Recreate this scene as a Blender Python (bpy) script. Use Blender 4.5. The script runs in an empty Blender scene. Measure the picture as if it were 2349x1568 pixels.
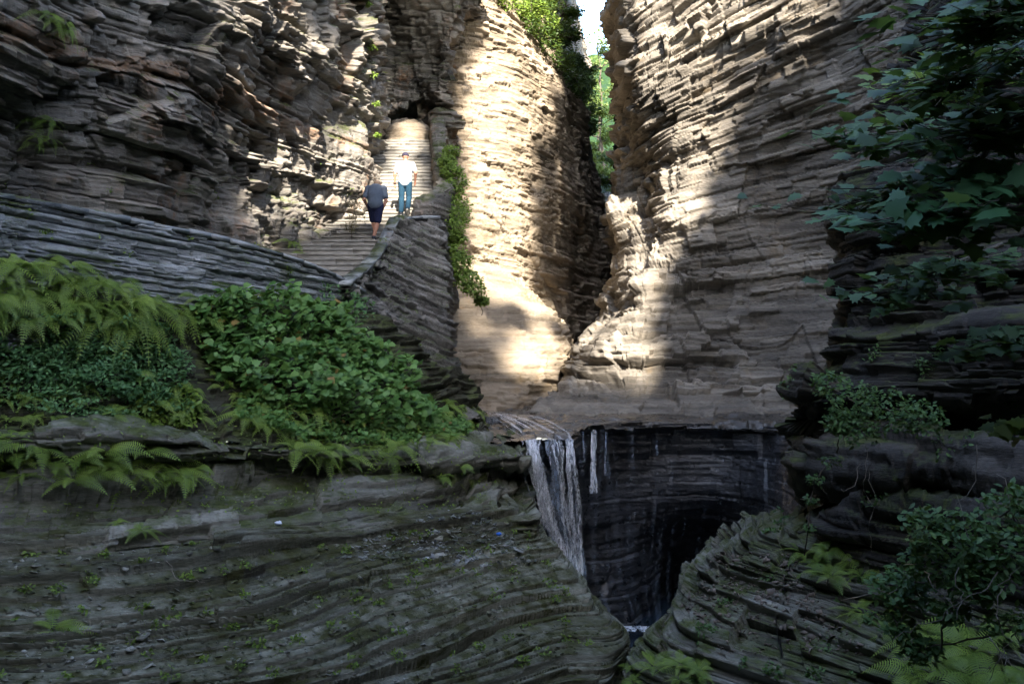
import bpy, math, random
import numpy as np
from mathutils import Vector, Matrix, Quaternion
R = math.radians
random.seed(7); rng = np.random.default_rng(7)
sc = bpy.context.scene
COL = sc.collection

# ------------------------------------------------------------------ camera
PITCH = R(1.8); FPX = 2284.0; CU, CV = 1174.5, 784.0
cam = bpy.data.cameras.new('camera'); cam.sensor_width = 36; cam.lens = 35; cam.clip_end = 900; cam.clip_start = 0.05
camo = bpy.data.objects.new('camera', cam); COL.objects.link(camo)
camo.rotation_euler = (R(90) + PITCH, 0, 0); camo.location = (0, 0, 0)
sc.camera = camo
CF = np.array([0, math.cos(PITCH), math.sin(PITCH)]); CR = np.array([1., 0, 0]); CUP = np.array([0, -math.sin(PITCH), math.cos(PITCH)])

# ------------------------------------------------------------------ sky + sun
SUN_AZ, SUN_EL = R(12), R(37)          # azimuth: behind the camera, towards the right
SUNV = np.array([math.sin(SUN_AZ) * math.cos(SUN_EL), -math.cos(SUN_AZ) * math.cos(SUN_EL), math.sin(SUN_EL)])
w = bpy.data.worlds.new('World'); sc.world = w; w.use_nodes = True
nt = w.node_tree; bg = nt.nodes['Background']
sky = nt.nodes.new('ShaderNodeTexSky'); sky.sky_type = 'NISHITA'; sky.sun_disc = False
sky.sun_elevation = SUN_EL; sky.sun_rotation = math.atan2(SUNV[0], SUNV[1])
sky.air_density = 1.0; sky.dust_density = 1.2; sky.ozone_density = 1.0
nt.links.new(sky.outputs[0], bg.inputs[0]); bg.inputs[1].default_value = 0.15
sl = bpy.data.lights.new('sun', 'SUN'); sl.energy = 3.4; sl.angle = R(0.7); sl.color = (1.0, 0.89, 0.74)
so = bpy.data.objects.new('sun', sl); COL.objects.link(so)
so.rotation_euler = Vector(SUNV).to_track_quat('Z', 'Y').to_euler(); so.location = (10, -20, 40)
sc.view_settings.view_transform = 'Standard'; sc.view_settings.look = 'None'
sc.view_settings.gamma = 1; sc.view_settings.exposure = 3.15
sc.render.engine = 'CYCLES'
sc.cycles.use_denoising = True
sc.cycles.max_bounces = 6; sc.cycles.diffuse_bounces = 2; sc.cycles.glossy_bounces = 2; sc.cycles.transparent_max_bounces = 12
sc.cycles.transmission_bounces = 3; sc.cycles.caustics_reflective = False; sc.cycles.caustics_refractive = False

# ------------------------------------------------------------------ helpers
def P(u, v, d):
    return d * (CF + (u - CU) / FPX * CR - (v - CV) / FPX * CUP)
def proj(X):
    X = np.asarray(X, float); d = X @ CF
    dd = np.where(np.abs(d) < 1e-3, 1e-3, d)
    return CU + FPX * (X @ CR) / dd, CV - FPX * (X @ CUP) / dd, d
def hsh(*ks):
    h = np.full(np.broadcast(*ks).shape if len(ks) > 1 else np.shape(ks[0]), 0x9E3779B9, dtype=np.uint32)
    for i, k in enumerate(ks):
        k = np.asarray(k).astype(np.int64).astype(np.uint32)
        h = (h ^ k) * np.uint32(0x85EBCA6B + 2 * i * 7919)
        h ^= h >> np.uint32(15); h = h * np.uint32(0xC2B2AE35); h ^= h >> np.uint32(13)
    h = h * np.uint32(0x27D4EB2F); h ^= h >> np.uint32(16)
    return h.astype(np.float64) / 4294967295.0
def noise3(X, seed=0):
    I = np.floor(X).astype(np.int64); f = X - I; f = f * f * (3 - 2 * f)
    r = 0
    for a in (0, 1):
        wa = f[..., 0] if a else 1 - f[..., 0]
        for b in (0, 1):
            wb = f[..., 1] if b else 1 - f[..., 1]
            for c in (0, 1):
                wc = f[..., 2] if c else 1 - f[..., 2]
                r = r + wa * wb * wc * hsh(I[..., 0] + a, I[..., 1] + b, I[..., 2] + c, np.int64(seed))
    return r * 2 - 1
def fbm(X, oct=4, seed=0, gain=0.5):
    r = 0; a = 1; t = 0
    for o in range(oct):
        r = r + a * noise3(X * (2.03 ** o) + 13.7 * o, seed + o); t += a; a *= gain
    return r / t
def noise1(x, seed=0):
    i = np.floor(x).astype(np.int64); f = x - i; f = f * f * (3 - 2 * f)
    return (hsh(i, np.int64(seed)) * (1 - f) + hsh(i + 1, np.int64(seed)) * f) * 2 - 1
def inpoly(u, v, poly):
    u = np.asarray(u); v = np.asarray(v); c = np.zeros(u.shape, bool); n = len(poly)
    for i in range(n):
        x1, y1 = poly[i]; x2, y2 = poly[(i + 1) % n]
        if y1 == y2: continue
        c ^= ((y1 > v) != (y2 > v)) & (u < (x2 - x1) * (v - y1) / (y2 - y1) + x1)
    return c

def tag(o, label=None, cat=None, group=None, kind=None):
    if label: o['label'] = label
    if cat: o['category'] = cat
    if group: o['group'] = group
    if kind: o['kind'] = kind
    return o
def link(name, me, parent=None, mat=None):
    o = bpy.data.objects.new(name, me); COL.objects.link(o)
    if parent: o.parent = parent
    if mat is not None and me is not None:
        for m in (mat if isinstance(mat, (list, tuple)) else [mat]): me.materials.append(m)
    return o
def empty(name, loc=(0, 0, 0), rz=0):
    o = bpy.data.objects.new(name, None); COL.objects.link(o); o.location = loc; o.rotation_euler.z = rz
    o.empty_display_size = .2
    return o
def mesh_np(name, V, F, attrs=None, smooth=False, matidx=None):
    """V (n,3); F (m,k) with k = 3 or 4"""
    me = bpy.data.meshes.new(name); V = np.asarray(V, np.float32); F = np.asarray(F, np.int32)
    me.vertices.add(len(V)); me.vertices.foreach_set('co', V.ravel())
    k = F.shape[1]; me.loops.add(F.size); me.loops.foreach_set('vertex_index', F.ravel())
    me.polygons.add(len(F)); me.polygons.foreach_set('loop_start', np.arange(0, F.size, k, dtype=np.int32))
    if smooth: me.polygons.foreach_set('use_smooth', np.ones(len(F), bool))
    if matidx is not None: me.polygons.foreach_set('material_index', np.asarray(matidx, np.int32))
    for an, (dom, arr) in (attrs or {}).items():
        a = me.attributes.new(an, 'FLOAT', dom); a.data.foreach_set('value', np.asarray(arr, np.float32).ravel())
    me.update(calc_edges=True); me.validate()
    return me

# ------------------------------------------------------------------ materials
class NT:
    def __init__(s, name):
        s.m = bpy.data.materials.new(name); s.m.use_nodes = True; s.t = s.m.node_tree
        s.b = s.t.nodes['Principled BSDF']; s.out = s.t.nodes['Material Output']
    def n(s, typ, **kw):
        nd = s.t.nodes.new(typ)
        for k, v in kw.items():
            if k.startswith('i_'):
                key = k[2:]; key = int(key) if key.isdigit() else key.replace('_', ' ')
                s.set(nd.inputs[key], v)
            else: setattr(nd, k, v)
        return nd
    def set(s, sock, v):
        if isinstance(v, bpy.types.NodeSocket): s.t.links.new(v, sock)
        elif isinstance(v, tuple) and len(v) == 3 and sock.type == 'RGBA': sock.default_value = (*v, 1)
        else: sock.default_value = v
    def math(s, op, a, b=0.0, c=0.0, clamp=False):
        nd = s.n('ShaderNodeMath', operation=op, use_clamp=clamp); s.set(nd.inputs[0], a); s.set(nd.inputs[1], b)
        if op in ('MULTIPLY_ADD', 'COMPARE', 'SMOOTH_MIN'): s.set(nd.inputs[2], c)
        return nd.outputs[0]
    def mix(s, f, a, b, mode='MIX'):
        nd = s.n('ShaderNodeMix', data_type='RGBA', blend_type=mode); s.set(nd.inputs[0], f); s.set(nd.inputs[6], a); s.set(nd.inputs[7], b)
        return nd.outputs[2]
    def ramp(s, f, lo, hi, a=0.0, b=1.0):
        nd = s.n('ShaderNodeMapRange'); s.set(nd.inputs[0], f); nd.inputs[1].default_value = lo; nd.inputs[2].default_value = hi
        nd.inputs[3].default_value = a; nd.inputs[4].default_value = b
        return nd.outputs[0]
    def noise(s, scale, vscale=(1, 1, 1), detail=4, rough=0.55, vec=None, dist=0.0):
        if vec is None: vec = s.n('ShaderNodeNewGeometry').outputs['Position']
        mp = s.n('ShaderNodeMapping'); s.set(mp.inputs[0], vec); mp.inputs[3].default_value = vscale
        nd = s.n('ShaderNodeTexNoise'); s.set(nd.inputs['Vector'], mp.outputs[0])
        nd.inputs['Scale'].default_value = scale; nd.inputs['Detail'].default_value = detail
        nd.inputs['Roughness'].default_value = rough; nd.inputs['Distortion'].default_value = dist
        return nd.outputs[0]
    def bump(s, h, strength, dist, normal=None):
        b = s.n('ShaderNodeBump'); b.inputs['Strength'].default_value = strength; b.inputs['Distance'].default_value = dist
        s.set(b.inputs['Height'], h)
        if normal is not None: s.set(b.inputs['Normal'], normal)
        return b.outputs[0]

def rock_mat(name, dark, mid, light, moss=0.0, mosscol=(0.035, 0.045, 0.012), rough=0.85, tilt=(0, 0), stain=None, lichen=0.0, fine=14.0, wet=0.0, rust=False):
    s = NT(name)
    pos = s.n('ShaderNodeNewGeometry').outputs['Position']
    # shear the coordinate so that thin colour bands follow the bedding
    sep = s.n('ShaderNodeSeparateXYZ'); s.set(sep.inputs[0], pos)
    zz = s.math('ADD', s.math('MULTIPLY_ADD', sep.outputs[0], tilt[0], sep.outputs[2]), s.math('MULTIPLY', sep.outputs[1], tilt[1]))
    cb = s.n('ShaderNodeCombineXYZ'); s.set(cb.inputs[0], sep.outputs[0]); s.set(cb.inputs[1], sep.outputs[1]); s.set(cb.inputs[2], zz)
    v = cb.outputs[0]
    band = s.noise(1.1, (0.35, 0.35, 5), 5, 0.65, v)
    big = s.noise(0.33, (1, 1, 1.6), 3, 0.5, v)
    fin = s.noise(fine, (0.5, 0.5, 2.6), 5, 0.7, v)
    mot = s.noise(3.2, (1, 1, 1.8), 4, 0.6, v)
    at = s.n('ShaderNodeAttribute', attribute_name='blk').outputs['Fac']
    f = s.math('MULTIPLY_ADD', at, 0.55, s.math('MULTIPLY', band, 0.75))
    f = s.math('ADD', f, s.math('MULTIPLY_ADD', fin, 0.5, s.math('MULTIPLY_ADD', big, 0.7, -0.75)))
    cr = s.n('ShaderNodeValToRGB'); s.set(cr.inputs[0], f)
    e = cr.color_ramp.elements; e[0].position = 0.22; e[0].color = (*dark, 1); e[1].position = 0.85; e[1].color = (*light, 1)
    em = e.new(0.5); em.color = (*mid, 1)
    col = cr.outputs[0]
    if stain:
        m = s.ramp(s.noise(0.8, (1, 1, 0.5), 4, 0.6, v), 0.56, 0.68)
        m = s.math('MULTIPLY', m, s.ramp(mot, 0.4, 0.6))
        col = s.mix(s.math('MULTIPLY', m, stain[1]), col, stain[0])
    if rust:                                                            # one iron-stained bed
        dz = s.math('ABSOLUTE', s.math('SUBTRACT', s.math('MULTIPLY_ADD', sep.outputs[0], -.16, sep.outputs[2]), 7.0))
        m = s.math('MULTIPLY', s.ramp(s.math('ADD', dz, s.math('MULTIPLY', mot, .5)), .45, .35), s.ramp(big, .42, .5))
        col = s.mix(s.math('MULTIPLY', m, s.ramp(fin, .35, .65, .1, .75)), col, (0.27, 0.14, 0.065))
    if lichen:
        m = s.math('MULTIPLY', s.ramp(s.noise(9, (1, 1, 1), 5, 0.7), 0.58, 0.66), s.ramp(s.noise(0.7), 0.45, 0.6))
        col = s.mix(s.math('MULTIPLY', m, lichen), col, (0.34, 0.36, 0.35))
    if moss:
        nz = s.n('ShaderNodeSeparateXYZ'); s.set(nz.inputs[0], s.n('ShaderNodeNewGeometry').outputs['Normal'])
        up = s.ramp(nz.outputs[2], -0.1, 0.7, 0.0, 0.22)
        mm = s.math('ADD', s.noise(0.9, (1, 1, 2), 5, 0.65), up)
        mm = s.ramp(mm, 0.66 - 0.2 * moss, 0.76 - 0.2 * moss)
        mm = s.math('MULTIPLY', mm, s.ramp(mot, 0.35, 0.6, 0.35, 1.0))
        mc = s.mix(s.ramp(fin, 0.35, 0.65), mosscol, tuple(c * 2.1 for c in mosscol))
        col = s.mix(mm, col, mc)
    s.set(s.b.inputs['Base Color'], col)
    if wet:
        s.set(s.b.inputs['Roughness'], s.ramp(mot, 0.35, 0.65, max(0.12, rough - 0.25), min(1, rough + 0.15)))
        s.b.inputs['Specular IOR Level'].default_value = 0.5 + 0.5 * wet
    else:
        s.b.inputs['Roughness'].default_value = rough; s.b.inputs['Specular IOR Level'].default_value = 0.3
    h = s.math('MULTIPLY_ADD', fin, 0.5, mot)
    s.set(s.b.inputs['Normal'], s.bump(h, 0.75, 0.05))
    return s.m

M_left = rock_mat('shale_left', (0.048, 0.047, 0.046), (0.168, 0.154, 0.137), (0.32, 0.297, 0.268), moss=0.12, stain=((0.33, 0.15, 0.05), 0.55), lichen=0.6, rust=True)
M_tan = rock_mat('shale_tan', (0.085, 0.07, 0.052), (0.23, 0.19, 0.142), (0.38, 0.32, 0.25), stain=((0.28, 0.19, 0.09), 0.4))
M_right = rock_mat('shale_right', (0.045, 0.041, 0.036), (0.145, 0.131, 0.112), (0.33, 0.298, 0.252), stain=((0.24, 0.165, 0.08), 0.3))
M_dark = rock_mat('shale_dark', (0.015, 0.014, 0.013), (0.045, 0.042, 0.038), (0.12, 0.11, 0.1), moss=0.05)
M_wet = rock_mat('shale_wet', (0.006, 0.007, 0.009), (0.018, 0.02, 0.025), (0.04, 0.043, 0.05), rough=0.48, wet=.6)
M_slope = rock_mat('shale_slope', (0.035, 0.036, 0.028), (0.175, 0.178, 0.145), (0.37, 0.375, 0.32), moss=0.42, mosscol=(0.026, 0.028, 0.008))
M_mid = rock_mat('shale_ledge', (0.04, 0.04, 0.032), (0.155, 0.155, 0.132), (0.31, 0.31, 0.275), moss=0.2)
M_soil = rock_mat('bank_soil', (0.02, 0.02, 0.012), (0.045, 0.045, 0.03), (0.09, 0.09, 0.07), moss=0.25)
M_wall = rock_mat('wall_stone', (0.06, 0.066, 0.072), (0.21, 0.225, 0.235), (0.38, 0.4, 0.41), moss=0.1, lichen=0.5)
M_wall2 = rock_mat('wall_stone_dark', (0.045, 0.044, 0.042), (0.155, 0.15, 0.142), (0.3, 0.29, 0.28), moss=0.1, lichen=0.3, tilt=(0.42, 0))
M_bed = rock_mat('stream_bed', (0.02, 0.018, 0.016), (0.055, 0.048, 0.041), (0.13, 0.112, 0.092), rough=0.42, wet=0.7)

# ------------------------------------------------------------------ rock sheets
SHEETS = {}
def catmull(C, n_list, axis):
    C = np.moveaxis(C, axis, 0); out = []
    N = len(C)
    for i in range(N - 1):
        p0 = C[max(i - 1, 0)]; p1 = C[i]; p2 = C[i + 1]; p3 = C[min(i + 2, N - 1)]
        # chord-limited tangents to avoid overshoot
        m1 = 0.5 * (p2 - p0); m2 = 0.5 * (p3 - p1)
        d = np.linalg.norm(p2 - p1, axis=-1, keepdims=True)
        for m in (m1, m2):
            L = np.linalg.norm(m, axis=-1, keepdims=True); m *= np.minimum(1, 1.0 * d / np.maximum(L, 1e-6))
        t = (np.arange(n_list[i]) / n_list[i]).reshape(-1, *([1] * (C.ndim - 1)))
        out.append((2*t**3-3*t**2+1)*p1 + (t**3-2*t**2+t)*m1 + (-2*t**3+3*t**2)*p2 + (t**3-t**2)*m2)
    out.append(C[-1:]); return np.moveaxis(np.concatenate(out, 0), 0, axis)
def counts(C, axis, step, wstep):
    C = np.moveaxis(C, axis, 0); u, v, d = proj(C); r = []
    for i in range(len(C) - 1):
        seg = []
        for j in range(C.shape[1]):
            L = math.hypot(u[i+1, j] - u[i, j], v[i+1, j] - v[i, j]); Wd = np.linalg.norm(C[i+1, j] - C[i, j])
            on = max(min(u[i, j], u[i+1, j]), -60) < min(max(u[i, j], u[i+1, j]), 2410) + 1 and max(min(v[i, j], v[i+1, j]), -60) < min(max(v[i, j], v[i+1, j]), 1630) + 1
            seg.append(max(L / step, Wd / wstep) if on and min(d[i, j], d[i+1, j]) > 2 else max(Wd / 0.3, L / (step * 5) if min(d[i, j], d[i+1, j]) > 2 else 0))
        r.append(int(min(max(max(seg), 2), 500)))
    return r
def strata(X, s, scales, dip, seed, crack=0.04, crag=1.0, warp=0.25, joint=None, sparse=0.0, lw=.9, bw=1.4):
    z = dip(X) if callable(dip) else X[..., 2] + dip[0] * X[..., 0] + dip[1] * X[..., 1]
    L = z + warp * fbm(X * np.array([0.3, 0.3, 0.15]), 3, seed + 50)
    tot = np.zeros(L.shape); blk = np.zeros(L.shape)
    mask = 1 + crag * 0.9 * fbm(X * 0.35, 3, seed + 60); mask = np.clip(mask, 0.25, 2.2)
    for q, (t, ln, amp) in enumerate(scales):
        sd = seed * 31 + q * 101
        Lt = L / t; Lt = Lt + 0.75 * noise1(Lt * 0.61, sd) + 0.04 * noise3(X * 3.0, sd + 3)
        k = np.floor(Lt).astype(np.int64); fr = Lt - k
        ss = s / ln * (0.55 + 0.9 * hsh(k, np.int64(sd + 1))) + 37 * hsh(k, np.int64(sd + 2)) + 0.3 * noise3(X / ln * 1.3, sd + 4)
        b = np.floor(ss).astype(np.int64); fb = ss - b
        h = hsh(k, b, np.int64(sd + 5))
        pr = (h - 0.5) * bw + (hsh(k, np.int64(sd + 6)) - 0.5) * lw
        pr += (hsh(k, b, np.int64(sd + 7)) - 0.5) * (fb - 0.5) * 1.3 + (hsh(k, b, np.int64(sd + 8)) - 0.35) * (fr - 0.5) * 0.7
        if sparse: pr = pr * (1 - sparse) + sparse * 1.5 * ((h > .72) * (h - .3) - (h < .1) * .5)
        tot += amp * pr * mask
        cr = np.clip(1 - fr / 0.16, 0, 1) * (hsh(k, np.int64(sd + 9)) > 0.35)
        tot -= crack * amp / scales[0][2] * 2.2 * cr * (0.3 + h) 
        blk += (h + 0.6 * hsh(k, np.int64(sd + 10))) / 1.6 * (0.45 if q == 0 else 0.3 if q == 1 else 0.25)
    if joint:                                                           # fractures that cut through several beds
        jl, jz, ja = joint; kz = np.floor(L / jz + .8 * noise3(X * .5, seed + 5)).astype(np.int64)
        js = s / jl + 31 * hsh(kz, np.int64(seed + 8)) + .5 * noise3(X / jl * .8, seed + 9) + .35 * L / jl; jb = np.floor(js).astype(np.int64); jf = js - jb
        jh = hsh(kz, jb, np.int64(seed + 12)); tot += ja * mask * ((jh - .5) * 1.6 + (hsh(kz, jb, np.int64(seed + 13)) - .5) * (jf - .5) * 2.2)
    tot += 0.05 * scales[0][2] * fbm(X * 5, 3, seed + 77)
    return tot, blk
def rock(name, rows, mat, scales, dip=(0, 0), seed=1, step=2.4, wstep=0.25, big=0.25, bigf=0.3, crack=0.05, crag=1.0, warp=0.25, world=False, kind='structure', face=None, post=None, vert=0.0, smooth=False, joint=None, sparse=0.0, lw=.9, bw=1.4):
    C = np.array([[P(*c) if not world else c for c in r] for r in rows], float)
    nv = counts(C, 0, step, wstep); nu = counts(C, 1, step, wstep)
    G = catmull(catmull(C, nv, 0), nu, 1)
    du = np.gradient(G, axis=1); dv = np.gradient(G, axis=0)
    N = np.cross(dv, du); N /= np.maximum(np.linalg.norm(N, axis=-1, keepdims=True), 1e-9)
    cen = (N * -G).sum(-1).mean()
    if cen < 0: N = -N
    if face is not None: N = N * 0.4 + np.array(face) * 0.6; N /= np.linalg.norm(N, axis=-1, keepdims=True)
    hd = np.sqrt((du[..., :2] ** 2).sum(-1)); s = np.cumsum(hd, axis=1); s = s[len(s) // 2][None, :] * 0.999 + np.zeros_like(s)
    G = G + N * (big * fbm(G * bigf, 4, seed)[..., None])
    t, blk = strata(G, s, scales, dip, seed, crack, crag, warp, joint, sparse, lw, bw)
    V = G + N * t[..., None]
    if post is not None: V = post(V, N)
    nr, nc = V.shape[:2]
    idx = np.arange(nr * nc).reshape(nr, nc)
    F = np.stack([idx[:-1, :-1], idx[1:, :-1], idx[1:, 1:], idx[:-1, 1:]], -1).reshape(-1, 4)
    if cen < 0: F = F[:, ::-1]
    me = mesh_np(name, V.reshape(-1, 3), F, {'blk': ('POINT', blk)}, smooth=smooth)
    o = link(name, me, None, mat); 
    if kind: o['kind'] = kind
    u, v, d = proj(V.reshape(-1, 3))
    SHEETS.setdefault(name, []); SHEETS[name] = (V, N, u.reshape(nr, nc), v.reshape(nr, nc), d.reshape(nr, nc))
    print('rock', name, nr, nc, o.name)
    return o

def lean(rows, du=0): return rows
SC_L = [(0.62, 0.95, 0.30), (0.23, 0.5, 0.19), (0.085, 0.3, 0.07)]
SC_C = [(0.5, 1.5, 0.09), (0.19, 0.65, 0.08), (0.085, 0.35, 0.05)]
SC_R = [(0.7, 2.2, 0.26), (0.24, 1.0, 0.17), (0.095, 0.5, 0.07)]
SC_N = [(0.4, 1.6, 0.22), (0.16, 0.8, 0.1), (0.055, 0.4, 0.04)]

# A: big left cliff above the walkway
A_us = [-500, -120, 60, 230, 400, 560, 690, 785, 842, 858, 850]
def rowA(v, ds, us=None): return [(u, v, d) for u, d in zip(us or A_us, ds)]
rock('left_cliff', [
    rowA(-1300, [12, 14, 15.0, 16.5, 18, 20, 22, 24, 26.5, 34, 40]),
    rowA(-700, [12, 14, 15.2, 16.8, 18.5, 20.5, 22.5, 25, 27.5, 34.5, 40]),
    rowA(-250, [13, 15, 16.2, 17.8, 19.3, 21, 23.3, 26, 28, 34.8, 40]),
    rowA(0, [13.4, 15.6, 16.8, 18.3, 19.6, 21.4, 23.8, 26.5, 28.2, 35, 40], [-500, -120, 60, 230, 400, 560, 700, 790, 838, 852, 842]),
    rowA(120, [13.6, 16, 17.3, 18.6, 19.7, 21.6, 24, 26.6, 28.2, 35, 40], [-500, -120, 60, 230, 400, 560, 700, 800, 850, 862, 852]),
    rowA(240, [13.9, 16.4, 17.9, 19, 20.4, 22.4, 24.6, 26.8, 28.2, 35, 40]),
    rowA(340, [14, 16.8, 18.1, 19.3, 20.9, 23, 25.2, 27, 28.2, 35, 40]),
    rowA(430, [14.2, 16.9, 18.2, 19.6, 21.2, 23.2, 25.4, 27.1, 28.2, 35, 40], [-500, -120, 60, 230, 400, 560, 680, 775, 832, 856, 850]),
    rowA(520, [14.4, 17, 18.4, 19.8, 21.4, 23.2, 25, 26.6, 28.2, 35, 40], [-500, -120, 60, 230, 400, 560, 670, 750, 815, 852, 850]),
    rowA(640, [14.6, 17.2, 18.6, 20, 21.6, 23.3, 25, 26.4, 28.2, 35, 40], [-500, -120, 60, 230, 400, 560, 660, 735, 800, 850, 850]),
], M_left, SC_L, seed=3, big=0.55, bigf=0.35, crag=1.25, wstep=0.1, joint=(1.1, 1.0, 0.26), warp=.15)

# B: overhanging rock behind the top of the stairs
rock('middle_cliff', [
    [(800, -900, 36), (900, -900, 34), (1000, -900, 33), (1080, -900, 34), (1110, -900, 38), (1110, -900, 44)],
    [(800, -200, 37), (900, -200, 35), (1000, -200, 34), (1070, -200, 35), (1105, -200, 38), (1110, -200, 44)],
    [(800, 0, 37.5), (900, 0, 36), (1000, 0, 35), (1060, 0, 35), (1085, 0, 38), (1085, 0, 44)],
    [(800, 100, 37.5), (900, 100, 36.4), (990, 100, 35.5), (1032, 100, 35), (1050, 100, 37), (1055, 100, 44)],
    [(800, 190, 37.5), (900, 190, 36.4), (980, 190, 36), (1022, 190, 35.2), (1042, 190, 37), (1045, 190, 44)],
    [(800, 245, 37.5), (900, 245, 36.6), (980, 240, 36.2), (1014, 250, 35.4), (1036, 250, 37), (1040, 250, 44)],
    [(800, 285, 39), (900, 275, 38.6), (980, 275, 37.6), (1008, 300, 35.6), (1032, 300, 37), (1040, 300, 44)],
    [(800, 420, 41), (900, 420, 40.5), (980, 400, 38), (1004, 420, 36), (1030, 420, 37), (1040, 400, 44)],
    [(800, 520, 41), (900, 520, 40.5), (980, 520, 38), (1004, 520, 36), (1030, 520, 37), (1040, 520, 44)],
], M_left, SC_L, seed=5, big=0.5, bigf=0.4, joint=(1.0, 1.1, 0.3), dip=(.25, 0))

# C: sunlit wall at the back of the narrows
rock('back_wall', [
    [(960, -1100, 52), (1060, -900, 52), (1130, -420, 52), (1220, -230, 56), (1300, -90, 60), (1325, 40, 64), (1350, 140, 68), (1330, 150, 80)],
    [(960, -700, 45), (1060, -500, 45), (1130, -180, 45), (1220, -30, 48), (1295, 70, 52), (1312, 150, 56), (1332, 200, 60), (1315, 205, 72)],
    [(960, -300, 38.3), (1060, -200, 38.3), (1132, -40, 38.3), (1215, 75, 40.5), (1270, 155, 43.5), (1298, 200, 46.5), (1315, 240, 50.5), (1300, 240, 66)],
    [(960, 120, 37.5), (1060, 120, 37.2), (1135, 150, 37.6), (1215, 190, 39), (1285, 220, 42), (1312, 245, 45), (1338, 270, 49), (1330, 270, 66)],
    [(960, 300, 37.2), (1060, 300, 36.8), (1135, 310, 37.3), (1215, 330, 38.6), (1285, 340, 41.2), (1322, 350, 44), (1350, 360, 48), (1340, 360, 66)],
    [(960, 460, 36.8), (1060, 460, 36.4), (1135, 460, 37), (1215, 460, 38.6), (1285, 460, 41), (1335, 455, 44), (1374, 450, 48), (1365, 450, 66)],
    [(960, 600, 36.4), (1060, 600, 36), (1135, 600, 36.8), (1215, 600, 38.8), (1285, 600, 41.6), (1350, 580, 45), (1396, 560, 48), (1396, 560, 66)],
    [(960, 700, 36.4), (1060, 700, 36), (1135, 700, 36.8), (1215, 720, 39.2), (1285, 720, 42), (1350, 720, 45), (1400, 700, 48), (1400, 700, 66)],
    [(960, 1000, 36.4), (1060, 1000, 36), (1135, 1000, 36.8), (1215, 1000, 39.2), (1285, 1000, 41.6), (1350, 1000, 44), (1400, 1000, 48), (1400, 1000, 66)],
], M_tan, SC_C, seed=8, big=0.3, bigf=0.4, crag=0.9, warp=.12, sparse=.7, crack=.03, dip=(.06, 0), joint=(2.5, 2.0, .1))
# lower rounded shelf of the same wall
rock('back_wall_shelf', [
    [(1010, 500, 37.5), (1060, 540, 37.5), (1120, 560, 38.5), (1180, 590, 39.6), (1215, 600, 41), (1230, 620, 44)],
    [(1010, 600, 35.2), (1060, 610, 35.2), (1120, 615, 36), (1170, 625, 37), (1207, 642, 38.5), (1215, 660, 44)],
    [(1010, 680, 33.6), (1060, 680, 33.6), (1125, 680, 34), (1185, 680, 34.8), (1236, 690, 36.5), (1240, 700, 44)],
    [(1010, 740, 32.4), (1060, 740, 32.3), (1130, 740, 32.4), (1200, 740, 33), (1280, 735, 35), (1288, 740, 44)],
    [(1010, 800, 31.6), (1060, 800, 31.4), (1130, 800, 31.4), (1210, 800, 31.9), (1305, 795, 34), (1308, 800, 44)],
    [(1010, 860, 31), (1060, 860, 30.8), (1130, 860, 30.8), (1210, 860, 31.2), (1306, 855, 33.4), (1304, 860, 44)],
    [(1010, 910, 30.4), (1060, 910, 30.2), (1130, 910, 30.2), (1210, 910, 30.8), (1296, 905, 33), (1300, 905, 44)],
    [(1010, 965, 29.8), (1060, 965, 29.6), (1130, 965, 29.8), (1210, 965, 30.6), (1296, 955, 33), (1300, 955, 44)],
], M_tan, [(0.45, 2.2, 0.11), (0.17, 1.2, 0.075), (0.07, 0.5, 0.04)], seed=9, big=0.2, bigf=0.4, crag=0.9, sparse=.45, warp=.12)

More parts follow.
